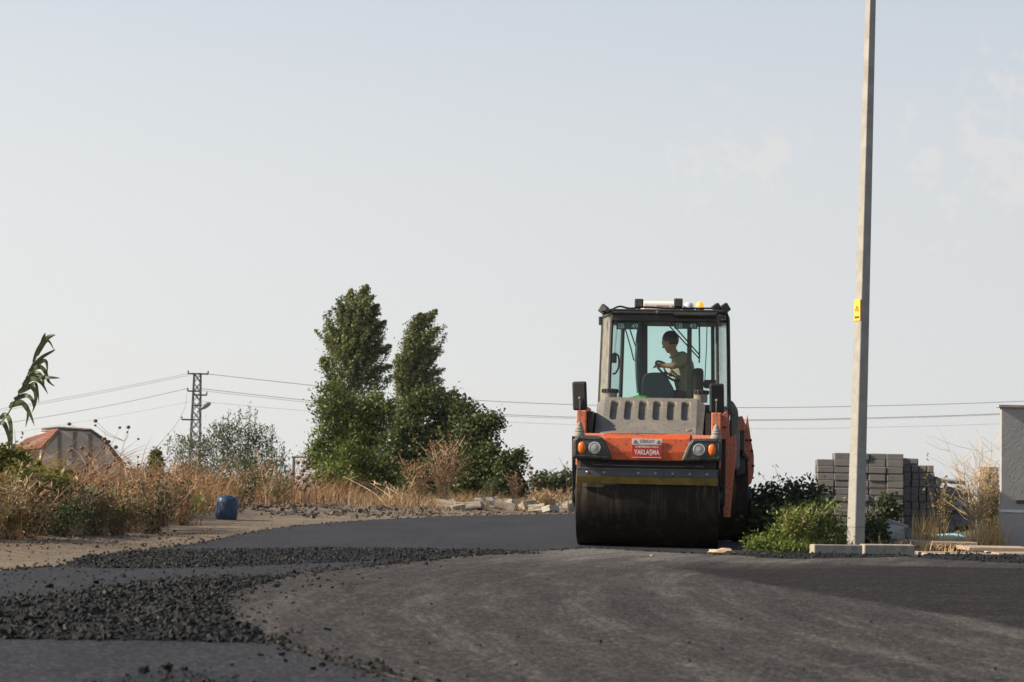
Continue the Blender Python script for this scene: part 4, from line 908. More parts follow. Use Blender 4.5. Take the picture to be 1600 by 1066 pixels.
# ------------------------------------------------------------------ rubble by the far edge of the road
rub = [(690, 787, .75, .3, .16, 'block_pale'), (712, 796, .95, .5, .16, 'rubble'), (745, 782, 1.1, .4, .12, 'rubble'), (760, 792, .6, .5, .24, 'block_pale'), (735, 803, .6, .4, .14, 'rubble'), (783, 788, .6, .4, .2, 'rubble'), (790, 798, .5, .4, .16, 'rubble'),
       (805, 793, .45, .35, .2, 'block_pale'), (830, 795, .55, .4, .2, 'rubble'), (845, 800, .5, .4, .14, 'rubble'), (880, 796, .55, .4, .2, 'rubble'), (715, 806, .3, .3, .12, 'rubble'), (668, 796, .3, .3, .1, 'rubble'), (860, 802, .3, .3, .12, 'block_pale')]
order = sorted(range(len(rub)), key=lambda i: rub[i][0]); ORD_ = ['first', 'second', 'third', 'fourth', 'fifth', 'sixth', 'seventh', 'eighth', 'ninth', 'tenth', 'eleventh', 'twelfth', 'thirteenth', 'last']
for k, i in enumerate(order):
    a, b_, sx, sy, sz, m_ = rub[i]; Yr = 47.5+(803-b_)*.22; broken(a, b_, Yr, sx*1.0, sy*1.1, sz*1.2, rg.uniform(-14, 14), rg.uniform(-14, 14), rg.uniform(-35, 35), ORD[k]+' lump from the left in the pale rubble heap beyond the road', m_, 'rubble_slab', 'rubble', 'rubble heap beyond the road', z=.02+sz*.45)
rr = random.Random(3); pts = []; szs = []
for k in range(700):
    p = gnd(rr.uniform(640, 900), rr.uniform(797, 806)) if k < 350 else gnd(rr.uniform(-100, 640), 0*rr.random()+rr.uniform(826, 862))
    if inpoly(p.x, p.y, roadpoly): continue
    s = rr.uniform(.015, .07) if k < 350 else rr.uniform(.008, .03); pts.append((p.x, p.y, ground_z(p.x, p.y)+s*.15)); szs.append(s)
stones('verge_gravel', pts, szs, 'soil', 8, 'small pale stones scattered along the soil verge', 'gravel')
pts = []; szs = []
for k in range(1500):
    p = gnd(rr.uniform(330, 680), rr.gauss(801, 3.5)) if k < 900 else gnd(rr.uniform(-150, 340), 0+rr.gauss(846, 8))
    if inpoly(p.x, p.y, roadpoly) or p.y > 62: continue
    s = .02+.11*rr.random()**3 if k < 900 else .008+.04*rr.random()**3; pts.append((p.x, p.y, ground_z(p.x, p.y)+s*.02)); szs.append(s)
stones('soil_clods', pts, szs, 'dark_soil', 18, 'dark earth clods turned up along the verge', 'soil')
# blue barrel
bp = gnd(353, 812, .0); br = thing('barrel', 'short dark blue plastic barrel standing on the left verge', 'barrel', (bp.x, bp.y, ground_z(bp.x, bp.y)))
br.rotation_euler = (R(3), R(4), 0)
G().lathe([(.15, 0), (.172, .015), (.182, .04), (.186, .12), (.186, .27), (.18, .33), (.165, .365), (.13, .385), (.06, .39)], 28).build('barrel_body', 'barrel_blue', br, smooth=True)
G().lathe([(.06, .385), (.075, .388), (.075, .402), (.05, .405)], 28).build('rim', 'barrel_blue', br, smooth=True)

# ------------------------------------------------------------------ far things: pylon, wires, house, low wall
def bar(g_, a, b, r): g_.tube([a, b], r, 4)
QY = 160.0; q0 = at(303, 760, QY); q0.z = ground_z(q0.x, QY); topz = at(303, 583, QY).z-q0.z
py = thing('lattice_pylon', 'dark steel lattice power pylon with a lamp rising behind the shrubs', 'pylon', q0)
def pw(z): return .46-.2*z/topz
for sx in (-1, 1):
    for sy in (-1, 1):
        gx = G(); bar(gx, (sx*pw(0), sy*pw(0), -.3), (sx*pw(topz), sy*pw(topz), topz), .05); gx.build('leg', 'pylon_steel', py)
z = .3; fl = 1
while z < topz-.6:
    z2 = z+.75
    for fx, fy in ((0, -1), (0, 1), (-1, 0), (1, 0)):
        w1, w2 = pw(z), pw(z2); gx = G()
        if fx == 0: bar(gx, (fl*w1, fy*w1, z), (-fl*w2, fy*w2, z2), .025)
        if fx == 0: bar(gx, (-fl*w1, fy*w1, z), (fl*w2, fy*w2, z2), .035)
        else: bar(gx, (fx*w1, -fl*w1, z), (fx*w2, fl*w2, z2), .035)
        gx.build('brace', 'pylon_steel', py)
    z = z2; fl = -fl
for dz, xl, xr in ((-.05, -.75, .85), (-1.45, -.75, .2), (-1.75, -.2, .8), (-2.6, -.2, .8), (-3.75, -1.15, .2)):
    gx = G(); gx.box(xl, xr, -.08, .08, topz+dz-.07, topz+dz+.05)
    for xe in (xl, xr):
        if abs(xe) > .5: gx.tube([(xe, 0, topz+dz), (xe, 0, topz+dz+.25)], .06, 6)
    gx.build('cross_arm', 'pylon_steel', py)
a = at(308, 644, QY)-q0; b = at(315, 638, QY)-q0; lam = G().tube([a, b], .04, 6).build('lamp_arm', 'pylon_steel', py)
d = (at(327, 631, QY)-q0-b); Ml = Matrix.Translation(b+d*.5) @ d.to_track_quat('X', 'Z').to_matrix().to_4x4(); G().ball((0, 0, 0), (.52, .2, .2), 14, Ml).build('lamp_head', 'lamp_grey', lam, smooth=True, angle=180)
def wire(pts, label, Y0=160., Y1=None, r=.02, k=10):
    n = len(pts); P3 = [at(p[0], p[1], Y0+((Y1 or Y0)-Y0)*i/(n-1)) for i, p in enumerate(pts)]
    o = G().tube(smooth_line(P3, k), r, 5).build('power_line', 'cable'); return tag(o, label, 'power line', 'overhead power lines')
wire([(310, 583), (495, 603), (690, 622), (900, 632.5), (1170, 637), (1400, 633.5), (1600, 627), (1900, 612)], 'topmost power line to the right of the pylon')
wire([(310, 607), (495, 627), (700, 643), (900, 652), (1170, 656), (1400, 652), (1600, 645), (1900, 631)], 'middle power line to the right of the pylon, upper of a close pair')
wire([(310, 610), (495, 630), (700, 646), (900, 654), (1170, 657.5), (1400, 653.5), (1600, 646.5), (1900, 633)], 'middle power line to the right of the pylon, lower of a close pair', r=.013)
wire([(310, 627), (495, 643), (850, 662), (1170, 670), (1400, 667), (1600, 661), (1900, 648)], 'lowest and thinnest power line to the right of the pylon', r=.009)
wire([(296, 583.5), (180, 607), (60, 629), (-100, 655), (-300, 680)], 'upper of the top pair of power lines left of the pylon', r=.012)
wire([(296, 586.5), (180, 610), (60, 632), (-100, 658), (-300, 684)], 'lower of the top pair of power lines left of the pylon', r=.012)
wire([(294, 607), (180, 632), (50, 655), (-100, 678), (-300, 704)], 'dark single power line left of the pylon below the pair', r=.016)
wire([(297, 628), (180, 650), (60, 670), (-100, 694)], 'faint lowest power line left of the pylon', r=.007)
wire([(292, 616), (289, 636), (276, 662), (258, 684), (240, 704), (226, 718)], 'slack service cable drooping from the pylon towards the house', 160, 125, .012)
# small far pole
fp_ = at(458, 760, 140); fp_.z = ground_z(fp_.x, 140); tz = at(458, 713, 140).z-fp_.z; sp_ = thing('far_pole', 'thin distant pole with a crossbar left of the walnut tree', 'pole', fp_)
G().tube([(0, 0, -.2), (0, 0, tz)], [.14, .1], 6).build('post', 'timber', sp_); G().box(-.15, 1.0, -.05, .05, tz-.12, tz).build('cross_arm', 'timber', sp_)
# house
HY = 118.; hs0 = at(120, 745, HY); hs0.z = ground_z(hs0.x, HY); house = thing('house', 'old house with red tiled roof and timber-framed plaster gable', 'house', hs0)
def hq(px, py, dy=0): return at(px, py, HY+dy)-hs0
prof = [(64, 701), (91, 673), (140, 675), (163, 692), (188, 726), (188, 790), (64, 790)]
HD = Vector((-2.7, 7, 0)); HDn = HD.normalized()
G().prism([hq(*p) for p in prof], HD).build('wall', 'plaster', house)
for a_, b_ in (((93, 674), (93, 735)), ((117, 675), (115, 735)), ((141, 678), (142, 735)), ((66, 702), (91, 676))):
    p0, p1 = hq(*a_), hq(*b_); o = G().box(-.1, .1, -.07, .02, 0, 1).build('timber_post', 'timber', house)
    me = o.data; dv = p1-p0
    for q in me.vertices: q.co = p0+dv*q.co.z+Vector((q.co.x, q.co.y, 0))
rf = bpy.data.objects.new('roof', None); C.objects.link(rf); rf.parent = house
def roof_plane(a, b, dep, rows, cols, mat, over=.12):       # a = upper gable point, b = lower; tiles run back along depth
    rg = random.Random(int(a.x*100)); sl = b-a; n_ = sl.cross(HDn).normalized(); n_ = n_ if n_.z > 0 else -n_
    first = None; L = sl.length/rows; Wd = dep/cols; sd = sl.normalized(); Mx = Matrix((sd, HDn, n_)).transposed().to_4x4()
    for i in range(rows):
        for j in range(cols):
            if first is None:
                gx = G()
                for k in range(5):
                    an = math.pi*k/4
                    for xx, lift in ((-L*.08, .03), (L*1.06, .055)): gx.v.append((xx, -math.cos(an)*Wd*.5, math.sin(an)*.085+lift))
                for k in range(4): gx.f.append((k*2, k*2+1, k*2+3, k*2+2))
                gx.v += [(L*1.06, -Wd*.5, .0), (L*1.06, Wd*.5, .0)]; gx.f.append((1, 3, 5, 7, 9, 11, 10)); o = first = gx.build('tile', mat, rf)
            else: o = first.copy(); C.objects.link(o)
            o.matrix_local = Matrix.Translation(a+sl*(i/rows)+HDn*(-over+(j+.5)*Wd)+n_*.04) @ Mx @ Matrix.Rotation(rg.gauss(0, .03), 4, 'Z')
    G().prism([a+n_*.02, b+sd*.15+n_*.02, b+sd*.15-n_*.06, a-n_*.06], HDn*dep).build('roof_deck', 'old_tile', rf)
roof_plane(hq(91, 670.5), hq(141, 674), 7.2, 4, 12, 'old_tile'); roof_plane(hq(140, 673), hq(164, 690), 7.2, 4, 12, 'old_tile'); roof_plane(hq(163, 690), hq(195, 729), 7.2, 5, 12, 'old_tile')
# hipped tiled slope on the left, seen from below
A_, B_, C3, D3 = hq(92, 671), hq(64, 701), hq(15, 709, 3), hq(42, 687, 5); rg = random.Random(2); tl = None
for i in range(6):
    for j in range(14):
        f_ = lambda a_, b_: A_.lerp(D3, b_).lerp(B_.lerp(C3, b_), a_)
        q = [f_(i/6, j/14), f_((i+1.1)/6, j/14), f_((i+1.1)/6, (j+.95)/14), f_(i/6, (j+.95)/14)]; n_ = (q[1]-q[0]).cross(q[2]-q[0]).normalized(); n_ = n_ if n_.y < 0 else -n_
        md = [(q[0]+q[3])/2+n_*.1, (q[1]+q[2])/2+n_*.13]
        G().add([q[0]+n_*.02, q[1]+n_*.05, md[1], md[0], q[2]+n_*.05, q[3]+n_*.02], [(0, 1, 2, 3), (3, 2, 4, 5), (1, 4, 2)]).build('tile', 'roof_tile', rf)
G().prism([A_, B_, C3, D3], (0, .1, -.12)).build('roof_deck', 'old_tile', rf)
LW = 105.; lw0 = at(190, 748, LW); lw0.z = ground_z(lw0.x, LW); lw = thing('garden_wall', 'long low pale blue plastered wall in front of the house', 'wall', lw0)
G().prism([at(105, 716, LW)-lw0, at(185, 730, LW)-lw0, at(252, 742, LW)-lw0, at(252, 790, LW)-lw0, at(105, 790, LW)-lw0], (0, .3, 0), .02).build('wall_body', 'blue_plaster', lw)
G().prism([at(104, 714.5, LW-.1)-lw0, at(185, 728.5, LW-.1)-lw0, at(253, 740.5, LW-.1)-lw0, at(253, 743, LW-.1)-lw0, at(185, 731, LW-.1)-lw0, at(104, 717, LW-.1)-lw0], (0, .5, 0)).build('coping', 'block_concrete', lw)
SH = 95.; sh0 = at(245, 750, SH); sh0.z = ground_z(sh0.x, SH); shd = thing('shed', 'dark low shed roof at the right end of the blue wall', 'shed', sh0)
G().prism([at(224, 740, SH)-sh0, at(240, 736.5, SH)-sh0, at(258, 741, SH)-sh0, at(259, 745, SH)-sh0, at(224, 744, SH)-sh0], (0, 2.2, 0), .02).build('roof', 'timber', shd)
G().prism([at(227, 744, SH)-sh0, at(255, 745, SH)-sh0, at(255, 790, SH)-sh0, at(227, 790, SH)-sh0], (0, 1.9, 0)).build('wall', 'blue_plaster', shd)

# ------------------------------------------------------------------ trees
def lobe(px, py, Y, rx, rz, ry=None, dy=0):
    s_ = Y/F; p = at(px, py, Y+dy); return ((p.x, p.y, p.z), (rx*s_, (ry if ry else rx*.8)*s_, rz*s_))
def trunk_limbs(root, base, tips, r0, seed, mat='bark', name='trunk'):
    rg = random.Random(seed); b = Vector(base); gx = G(); cz = sum((Vector(t_) for t_ in tips), Vector())/len(tips); fork = b.lerp(cz, .4); fork.x = b.x*.7+cz.x*.3
    gx.tube(smooth_line([b-Vector((0, 0, .2)), b.lerp(fork, .5)+Vector((rg.gauss(0, .05), 0, 0)), fork], 4), [r0*(1-.4*i/8) for i in range(9)], 8); tr = gx.build(name, mat, root)
    for t_ in tips:
        t_ = Vector(t_); m_ = fork.lerp(t_, .5)+Vector((rg.gauss(0, .1), rg.gauss(0, .1), .1*(t_-fork).length)); pts = smooth_line([fork-(fork-b)*.08, m_, t_], 4); G().tube(pts, [r0*.55*(1-.85*i/(len(pts)-1)) for i in range(len(pts))], 6).build('limb', mat, tr)
    return tr
def tree(name, label, cat, lobes, n, size, mat, seed, base_px, base_py, Y, r0=.1, group=None, **kw):
    b = at(base_px, base_py, Y); bz = ground_z(b.x, Y); t_ = thing(name, label, cat, (b.x, Y, bz), group); o = Vector((b.x, Y, bz))
    L2 = [(tuple(Vector(c_)-o), r_) for c_, r_ in lobes]
    trunk_limbs(t_, (0, 0, 0), [c_ for c_, r_ in L2], r0, seed); crown('crown', L2, n, size, mat, seed, t_, **kw); return t_
def poplar(label, px_axis, outl, Y, n, seed, lean, spires):
    # px_axis: trunk line (bottom->top); outl: (t, left, right) half widths in px
    rng = np.random.default_rng(seed); rg = random.Random(seed); ax = smooth_line([at(a, b, Y) for a, b in px_axis], 8)
    b = ax[0]; bz = ground_z(b.x, Y); o = Vector((b.x, Y, bz)); t_ = thing('poplar_tree', label, 'tree', o, 'poplars bending in the wind')
    ax = [o]+ax; gx = G().tube([p-o for p in ax], [.16*(1-.93*i/(len(ax)-1)) for i in range(len(ax))], 8); tr = gx.build('trunk', 'bark', t_)
    sc_ = Y/F; C_, D_, V_ = [], [], []
    nb = 260; per = n//nb
    for i in range(nb):
        tt_ = rg.random()**1.15; k = tt_*(len(ax)-2)+1; k0 = min(int(k), len(ax)-2); p = ax[k0].lerp(ax[k0+1], k-k0)
        lw_ = np.interp(tt_, [q[0] for q in outl], [q[1] for q in outl])*sc_; rw = np.interp(tt_, [q[0] for q in outl], [q[2] for q in outl])*sc_
        an = rg.uniform(0, 2*math.pi); ca = math.cos(an); reach = (rw if ca > 0 else lw_)*rg.uniform(.5, 1.1); dep = (lw_+rw)*.5*math.sin(an)*rg.uniform(.5, 1)
        top = 1-tt_; rise = rg.uniform(.45, 1.1)*(.35+abs(reach))*(.35+.65*min(1, top*3)); tip = p+Vector((ca*reach+lean*rg.uniform(.1, .45)*(.4+min(1, top*3)*.6), dep, rise))
        low = p-Vector((0, 0, rise*.35)); mid = low.lerp(tip, .45)+Vector((ca*reach*.12-lean*.08, dep*.15, rise*.1)); pts = smooth_line([low, mid, tip], 4)
        if i % 2 == 0: G().tube([q-o for q in pts], [.028*(1-.8*j/8) for j in range(9)], 4).build('limb', 'bark', tr)
        cv = rg.gauss(0, .15); m_ = int(per*(.35+.65*min(1, top*2.5)))
        for _ in range(m_):
            s_ = rg.random()**.75; k = s_*(len(pts)-1); k0 = min(int(k), len(pts)-2); q = pts[k0].lerp(pts[k0+1], k-k0)-o; wdt = (.13*(1-.75*s_)+.02)*(.45+.55*min(1, top*3))
            C_.append((q.x+rg.gauss(0, wdt), q.y+rg.gauss(0, wdt), q.z+rg.gauss(0, wdt*.8))); V_.append(.36+cv+rg.gauss(0, .2)+(.4 if rg.random() < .13 else 0))
    for (fx, fy), (tx, ty), wd_, cnt in spires:      # wind-blown plumes that end in points
        a_ = at(fx, fy, Y+rg.uniform(-.4, .4)); b_ = at(tx, ty, Y+rg.uniform(-.5, .5)); pts = smooth_line([a_, a_.lerp(b_, .55)+Vector((-.12*lean, 0, .12)), b_], 4)
        G().tube([q-o for q in pts], [.03*(1-.85*j/8) for j in range(9)], 4).build('limb', 'bark', tr); cv = rg.gauss(.03, .1)
        for _ in range(cnt):
            s_ = rg.random()**.9; k = s_*(len(pts)-1); k0 = min(int(k), len(pts)-2); q = pts[k0].lerp(pts[k0+1], k-k0)-o; wdt = wd_*sc_*(1-s_**1.4)+.02
            C_.append((q.x+rg.gauss(0, wdt), q.y+rg.gauss(0, wdt), q.z+rg.gauss(0, wdt*.7))); V_.append(.36+cv+rg.gauss(0, .2)+(.4 if rg.random() < .15 else 0))
    C_ = np.array(C_); D_ = unit(rng.normal(size=C_.shape)*.55+np.array([lean, 0, .55])); L = .105*(.6+.8*rng.random(len(C_))); v, f = leaf_quads(C_, D_, L, L*.55, rng)
    npmesh('crown', v, f, 'poplar_leaf', np.repeat(np.array(V_), 4), t_)
poplar('taller left poplar with its top blown to the right', [(553, 775), (552, 690), (551, 600), (553, 545), (556, 510), (558, 490)], [(0, 50, 45), (.25, 62, 55), (.5, 62, 44), (.7, 46, 34), (.85, 34, 32), (1, 18, 16)], 84., 50000, 5, .75,
       [((545, 520), (549, 452), 9, 1500), ((558, 515), (573, 446), 11, 2000), ((565, 530), (590, 476), 9, 1400), ((570, 550), (602, 502), 9, 1300), ((572, 580), (610, 540), 9, 1200), ((570, 600), (612, 572), 9, 1000), ((540, 540), (535, 478), 8, 1000), ((525, 590), (503, 560), 9, 900), ((530, 560), (519, 520), 9, 1000), ((560, 500), (583, 462), 8, 900)])
poplar('shorter right poplar leaning hard to the right in the wind', [(628, 775), (628, 690), (631, 620), (637, 580), (644, 550), (650, 530)], [(0, 35, 40), (.3, 30, 54), (.55, 24, 52), (.75, 18, 36), (.9, 12, 24), (1, 12, 14)], 86., 40000, 6, 1.0,
       [((640, 550), (657, 490), 9, 1300), ((650, 545), (681, 485), 10, 1700), ((655, 560), (684, 512), 9, 1400), ((655, 585), (685, 545), 9, 1300), ((655, 605), (686, 580), 9, 1100), ((645, 535), (668, 490), 8, 1100)])
tree('walnut_tree', 'broad mid-green leafy tree standing left below the poplars', 'tree', [lobe(520, 640, 70, 30, 45), lobe(505, 712, 70, 27, 40), lobe(545, 735, 69, 45, 45), lobe(525, 755, 68, 40, 28), lobe(590, 650, 70, 32, 38), lobe(600, 740, 69, 40, 42), lobe(560, 680, 70, 40, 45)], 34000, .10, 'walnut_leaf', 11, 552, 785, 70, .14, clump=.16, per=60, hollow=.35)
tree('fig_tree', 'dark broad-leaved tree below the shorter poplar', 'tree', [lobe(665, 650, 68, 42, 42), lobe(640, 700, 67, 45, 50), lobe(690, 720, 67, 42, 48), lobe(715, 670, 68, 30, 38), lobe(670, 750, 66, 50, 32), lobe(700, 625, 69, 22, 22)], 24000, .115, 'fig_leaf', 12, 668, 787, 68, .13, clump=.16, per=60, hollow=.35)
tree('fig_tree', 'dark fig-like tree whose crown bulges over the rubble heap', 'tree', [lobe(745, 690, 64, 28, 36), lobe(765, 665, 64, 17, 18), lobe(760, 725, 63, 28, 34), lobe(740, 755, 63, 30, 26), lobe(727, 650, 65, 20, 24)], 15000, .115, 'fig_leaf', 13, 745, 788, 64, .11, clump=.16)
tree('fig_tree', 'small dark bush at the right end of the tree group', 'tree', [lobe(795, 735, 62, 16, 26), lobe(808, 718, 62, 10, 12), lobe(785, 760, 62, 20, 22), lobe(806, 760, 62, 12, 20)], 6000, .115, 'fig_leaf', 14, 793, 788, 62, .07, clump=.12)
tree('distant_tree', 'distant dark round bush between the trees and the roller', 'bush', [lobe(845, 758, 95, 14, 14), lobe(862, 757, 95, 16, 15), lobe(880, 764, 95, 12, 14), lobe(893, 752, 95, 9, 16)], 3500, .2, 'fig_leaf', 15, 860, 779, 95, .08, clump=.2)
tree('tamarisk_shrub', 'feathery grey-green shrub behind the blue barrel, left of the poplars', 'shrub', [lobe(300, 715, 50, 28, 36), lobe(340, 700, 50, 24, 40), lobe(375, 690, 50, 26, 42), lobe(405, 705, 50, 24, 38), lobe(430, 735, 49, 22, 34), lobe(370, 745, 49, 50, 34), lobe(300, 755, 49, 32, 26), lobe(415, 762, 49, 40, 24)], 15000, .085, 'tamarisk_leaf', 16, 365, 790, 50, .06, clump=.13, up=1.3, asp=.3, per=28)
rng = np.random.default_rng(77); tips_b = []; 
for (a, b_, h_) in ((333, 668, 30), (355, 650, 26), (372, 648, 34), (388, 640, 30), (398, 646, 24), (422, 675, 30), (316, 690, 26), (345, 660, 26), (262, 690, 20), (440, 700, 26)):
    for _ in range(60):
        t_ = rng.random(); p = at(a+rng.normal(0, 1.6)+t_*3, b_+h_-t_*h_*1.4, 50+rng.normal(0, .15)); tips_b.append(p)
v, f = leaf_quads(np.array([tuple(p) for p in tips_b]), unit(rng.normal(size=(len(tips_b), 3))*.5+np.array([.2, 0, 1])), .08, .02, rng)
sprig = bpy.data.objects['tamarisk_shrub']; o = npmesh('sprigs', v-np.array(sprig.location), f, 'tamarisk_leaf', np.repeat(rng.random(len(tips_b)), 4), sprig); o['kind'] = 'stuff'
tree('conifer', 'small pointed green conifer right of the house', 'tree', [lobe(243, 735, 90, 9, 16), lobe(243, 718, 90, 6, 14), lobe(243, 706, 90, 3, 8)], 2200, .12, 'walnut_leaf', 17, 243, 760, 90, .07, clump=.12, up=1.5)
tree('leafy_bush', 'yellow-green leafy bush at the left edge below the reed', 'bush', [lobe(-40, 730, 24, 60, 45), lobe(12, 728, 24, 34, 30), lobe(46, 745, 24.5, 30, 22), lobe(88, 748, 24.5, 20, 16), lobe(40, 760, 23.5, 60, 30), lobe(-90, 740, 24, 60, 50)], 7500, .07, 'yellow_green_leaf', 18, 30, 825, 24, .025, clump=.07, per=25)
# ------------------------------------------------------------------ giant reed
rd = at(-75, 800, 21.); rd.z = ground_z(rd.x, rd.y); reed = thing('giant_reed', 'tall green reed bent by the wind at the left edge', 'reed', rd)
stem = smooth_line([rd, at(-60, 745, 21), at(-25, 690, 21), at(10, 650, 21), at(32, 610, 21), at(50, 570, 21), at(66, 540, 21)], 6)
G().tube([p-rd for p in stem], [.013*(1-.75*i/(len(stem)-1)) for i in range(len(stem))], 6).build('stem', 'reed_leaf', reed)
def strap(pts, wid, nm='leaf'):
    P_ = smooth_line([Vector(p) for p in pts], 5); n = len(P_); vv = []; 
    for i, p in enumerate(P_):
        d = (P_[min(i+1, n-1)]-P_[max(i-1, 0)]).normalized(); sd = d.cross(Vector((.25, -1, .2))).normalized(); k = i/(n-1); ww = wid*(min(1, .55+k*2)*(1-k**2.2)+.03)
        vv += [p-sd*ww/2, p+Vector((0, -.004, 0)), p+sd*ww/2]
    ff = [(i*3+j, i*3+1+j, i*3+4+j, i*3+3+j) for i in range(n-1) for j in range(2)]
    return npmesh(nm, np.array([tuple(p-rd) for p in vv]), np.array(ff), 'reed_leaf', np.full(len(vv), random.uniform(.1, .7)), reed)
for pl in ([(52, 566), (60, 545), (72, 527), (85, 522)], [(58, 556), (68, 538), (76, 533), (85, 548)], [(50, 572), (66, 558), (80, 550), (87, 546)], [(46, 580), (62, 566), (72, 565), (74, 583)], [(44, 584), (60, 573), (70, 580), (76, 596), (86, 604)],
           [(38, 598), (55, 583), (66, 590), (69, 606)], [(40, 592), (60, 590), (78, 590), (94, 591)], [(35, 602), (50, 592), (64, 598), (75, 616)], [(30, 612), (45, 603), (55, 612), (55, 630), (50, 645)], [(28, 614), (44, 606), (56, 600), (61, 630)], [(22, 624), (40, 618), (50, 625), (53, 640)],
           [(16, 632), (32, 628), (43, 640), (49, 652), (54, 666)], [(14, 636), (34, 630), (44, 642), (40, 668)], [(0, 655), (8, 648), (16, 660), (18, 690), (19, 705)], [(-4, 662), (6, 662), (13, 680), (15, 700)], [(64, 542), (68, 528), (71, 520)], [(62, 546), (74, 530), (87, 523)]):
    strap([at(a, b_, 21+random.uniform(-.08, .08)) for a, b_ in pl], .055 if pl[0][0] < 50 else .04)

# ------------------------------------------------------------------ roadside weeds and dry grass
def region(pxpoly, n, seed, pw_=1.0):
    rg = random.Random(seed); x0, x1 = min(p[0] for p in pxpoly), max(p[0] for p in pxpoly); y0, y1 = min(p[1] for p in pxpoly), max(p[1] for p in pxpoly); out = []
    while len(out) < n:
        a, b_ = rg.uniform(x0, x1), y0+(y1-y0)*rg.random()**pw_
        if not inpoly(a, b_, pxpoly): continue
        p = gnd(a, b_)
        if inpoly(p.x, p.y, roadpoly) or p.y > 95: continue
        out.append((p.x, p.y, ground_z(p.x, p.y)-.02))
    return np.array(out)
def clumpy(P_, amt=.45, sc_=.6, seed=0): return np.array([1+amt*mn.noise((p[0]*sc_, p[1]*sc_, seed)) *1.6 for p in P_])
bankp = [(-300, 850), (-300, 800), (0, 790), (240, 783), (330, 779), (480, 776), (560, 778), (560, 790), (470, 794), (400, 800), (330, 808), (250, 818), (120, 828), (0, 838)]
P1 = region(bankp, 9500, 1, .8); h = .6*np.clip(clumpy(P1, .9, 1.1, 1), .15, 2)*np.random.default_rng(1).uniform(.5, 1.25, len(P1))
tag(blades('dry_grass', P1, h, .012, 'dry_grass', 41, .5), 'tan dry grass covering the bank left of the road', 'grass', kind='stuff')
P2 = region(bankp, 11000, 2, .8); h = .78*np.clip(clumpy(P2, 1.0, .9, 5), .12, 2)*np.random.default_rng(2).uniform(.4, 1.25, len(P2))
tag(blades('withered_weeds', P2, h, .02, 'red_dry_grass', 42, .8), 'reddish-brown withered weeds tangled over the left bank', 'weeds', kind='stuff')
P3 = region([(-300, 850), (-300, 800), (0, 795), (200, 790), (330, 785), (330, 808), (250, 818), (120, 828), (0, 838)], 6000, 3); h = .30*np.clip(clumpy(P3, .7, .9, 9), .2, 2)*np.random.default_rng(3).uniform(.5, 1.3, len(P3))
tag(blades('green_grass', P3, h, .012, 'olive_grass', 43, .6), 'olive green grass at the foot of the left bank', 'grass', kind='stuff')
P4 = region([(540, 797), (540, 782), (640, 776), (900, 774), (900, 800), (760, 799), (640, 800)], 3500, 4); h = .4*np.clip(clumpy(P4, .6, .6, 3), .2, 2)*np.random.default_rng(4).uniform(.4, 1.3, len(P4))
tag(blades('dry_grass', P4, h, .016, 'dry_grass', 44, .6), 'dry straw grass around the rubble beyond the road', 'grass', kind='stuff')
def dry_plant(name, label, px, py, hpx, Y, seed, n, spread, mat='dry_stalk', heads=True, group=None, r=.006, cat='weed', hs=.022, bend=0, twigs=3, leafm=None):
    b = at(px, py, Y); b.z = ground_z(b.x, Y); t_ = thing(name, label, cat, b, group); rg = random.Random(seed); s_ = Y/F; gs = G(); gh = G()
    for i in range(n):
        hh = hpx*s_*rg.uniform(.6, 1.0); dx = rg.gauss(bend, spread)*hh; dy_ = rg.gauss(0, spread)*hh; bx = rg.gauss(0, spread*.25*hpx*s_)
        pts = smooth_line([Vector((bx, 0, 0)), Vector((bx+dx*.35, dy_*.35, hh*.5)), Vector((bx+dx, dy_, hh))], 4); m_ = len(pts); gs.tube(pts, [r*(1-.7*k/(m_-1)) for k in range(m_)], 4)
        tips = [pts[-1]]
        for j in range(twigs):
            k = rg.randint(m_//3, m_-2); q = pts[k]; tp = q+Vector((rg.gauss(0, .16)*hh, rg.gauss(0, .16)*hh, rg.uniform(.08, .28)*hh)); md = q.lerp(tp, .5)+Vector((rg.gauss(0, .02), 0, -.02*hh)); gs.tube([q, md, tp], [r*.55, r*.45, r*.3], 3); tips.append(tp)
        if heads:
            for tp in tips:
                if rg.random() < .8: z_ = hs*rg.uniform(.6, 1.3); gh.ball(tp, (z_, z_, z_*.8), 6)
    gs.build('stems', mat, t_)['kind'] = 'stuff'
    if heads and gh.v: gh.build('seed_heads', 'seed_head', t_)['kind'] = 'stuff'
    if leafm:
        rng = np.random.default_rng(seed); V_ = np.array(gs.v); k = rng.integers(0, len(V_), n*45); c_ = V_[k]+rng.normal(size=(len(k), 3))*.03; v, f = leaf_quads(c_, unit(rng.normal(size=c_.shape)+np.array([0, 0, .3])), .07*(.5+rng.random(len(k))), .02, rng); npmesh('dry_leaves', v, f, leafm, np.repeat(rng.random(len(k)), 4), t_)['kind'] = 'stuff'
    return t_
dry_plant('dry_thistle', 'tallest dry thistle with round seed heads in front of the gable', 162, 800, 165, 24, 1, 5, .10, 'dry_stalk', True, 'dry thistles', .007, hs=.025, twigs=6)
dry_plant('dry_thistle', 'thin dry thistle with few heads right of the gable', 218, 800, 110, 26, 2, 3, .05, 'dry_stalk', True, 'dry thistles', .005, hs=.022, twigs=3)
dry_plant('dry_thistle', 'bushy dry thistle in front of the red tiled roof', 120, 800, 130, 23.5, 3, 5, .14, 'dry_stalk', True, 'dry thistles', .006, hs=.02, twigs=4)
dry_plant('dry_thistle', 'pale bare forked stalk right of the barrel', 418, 795, 90, 40, 4, 3, .18, 'pale_stalk', True, 'dry thistles', .012, hs=.03, twigs=3)
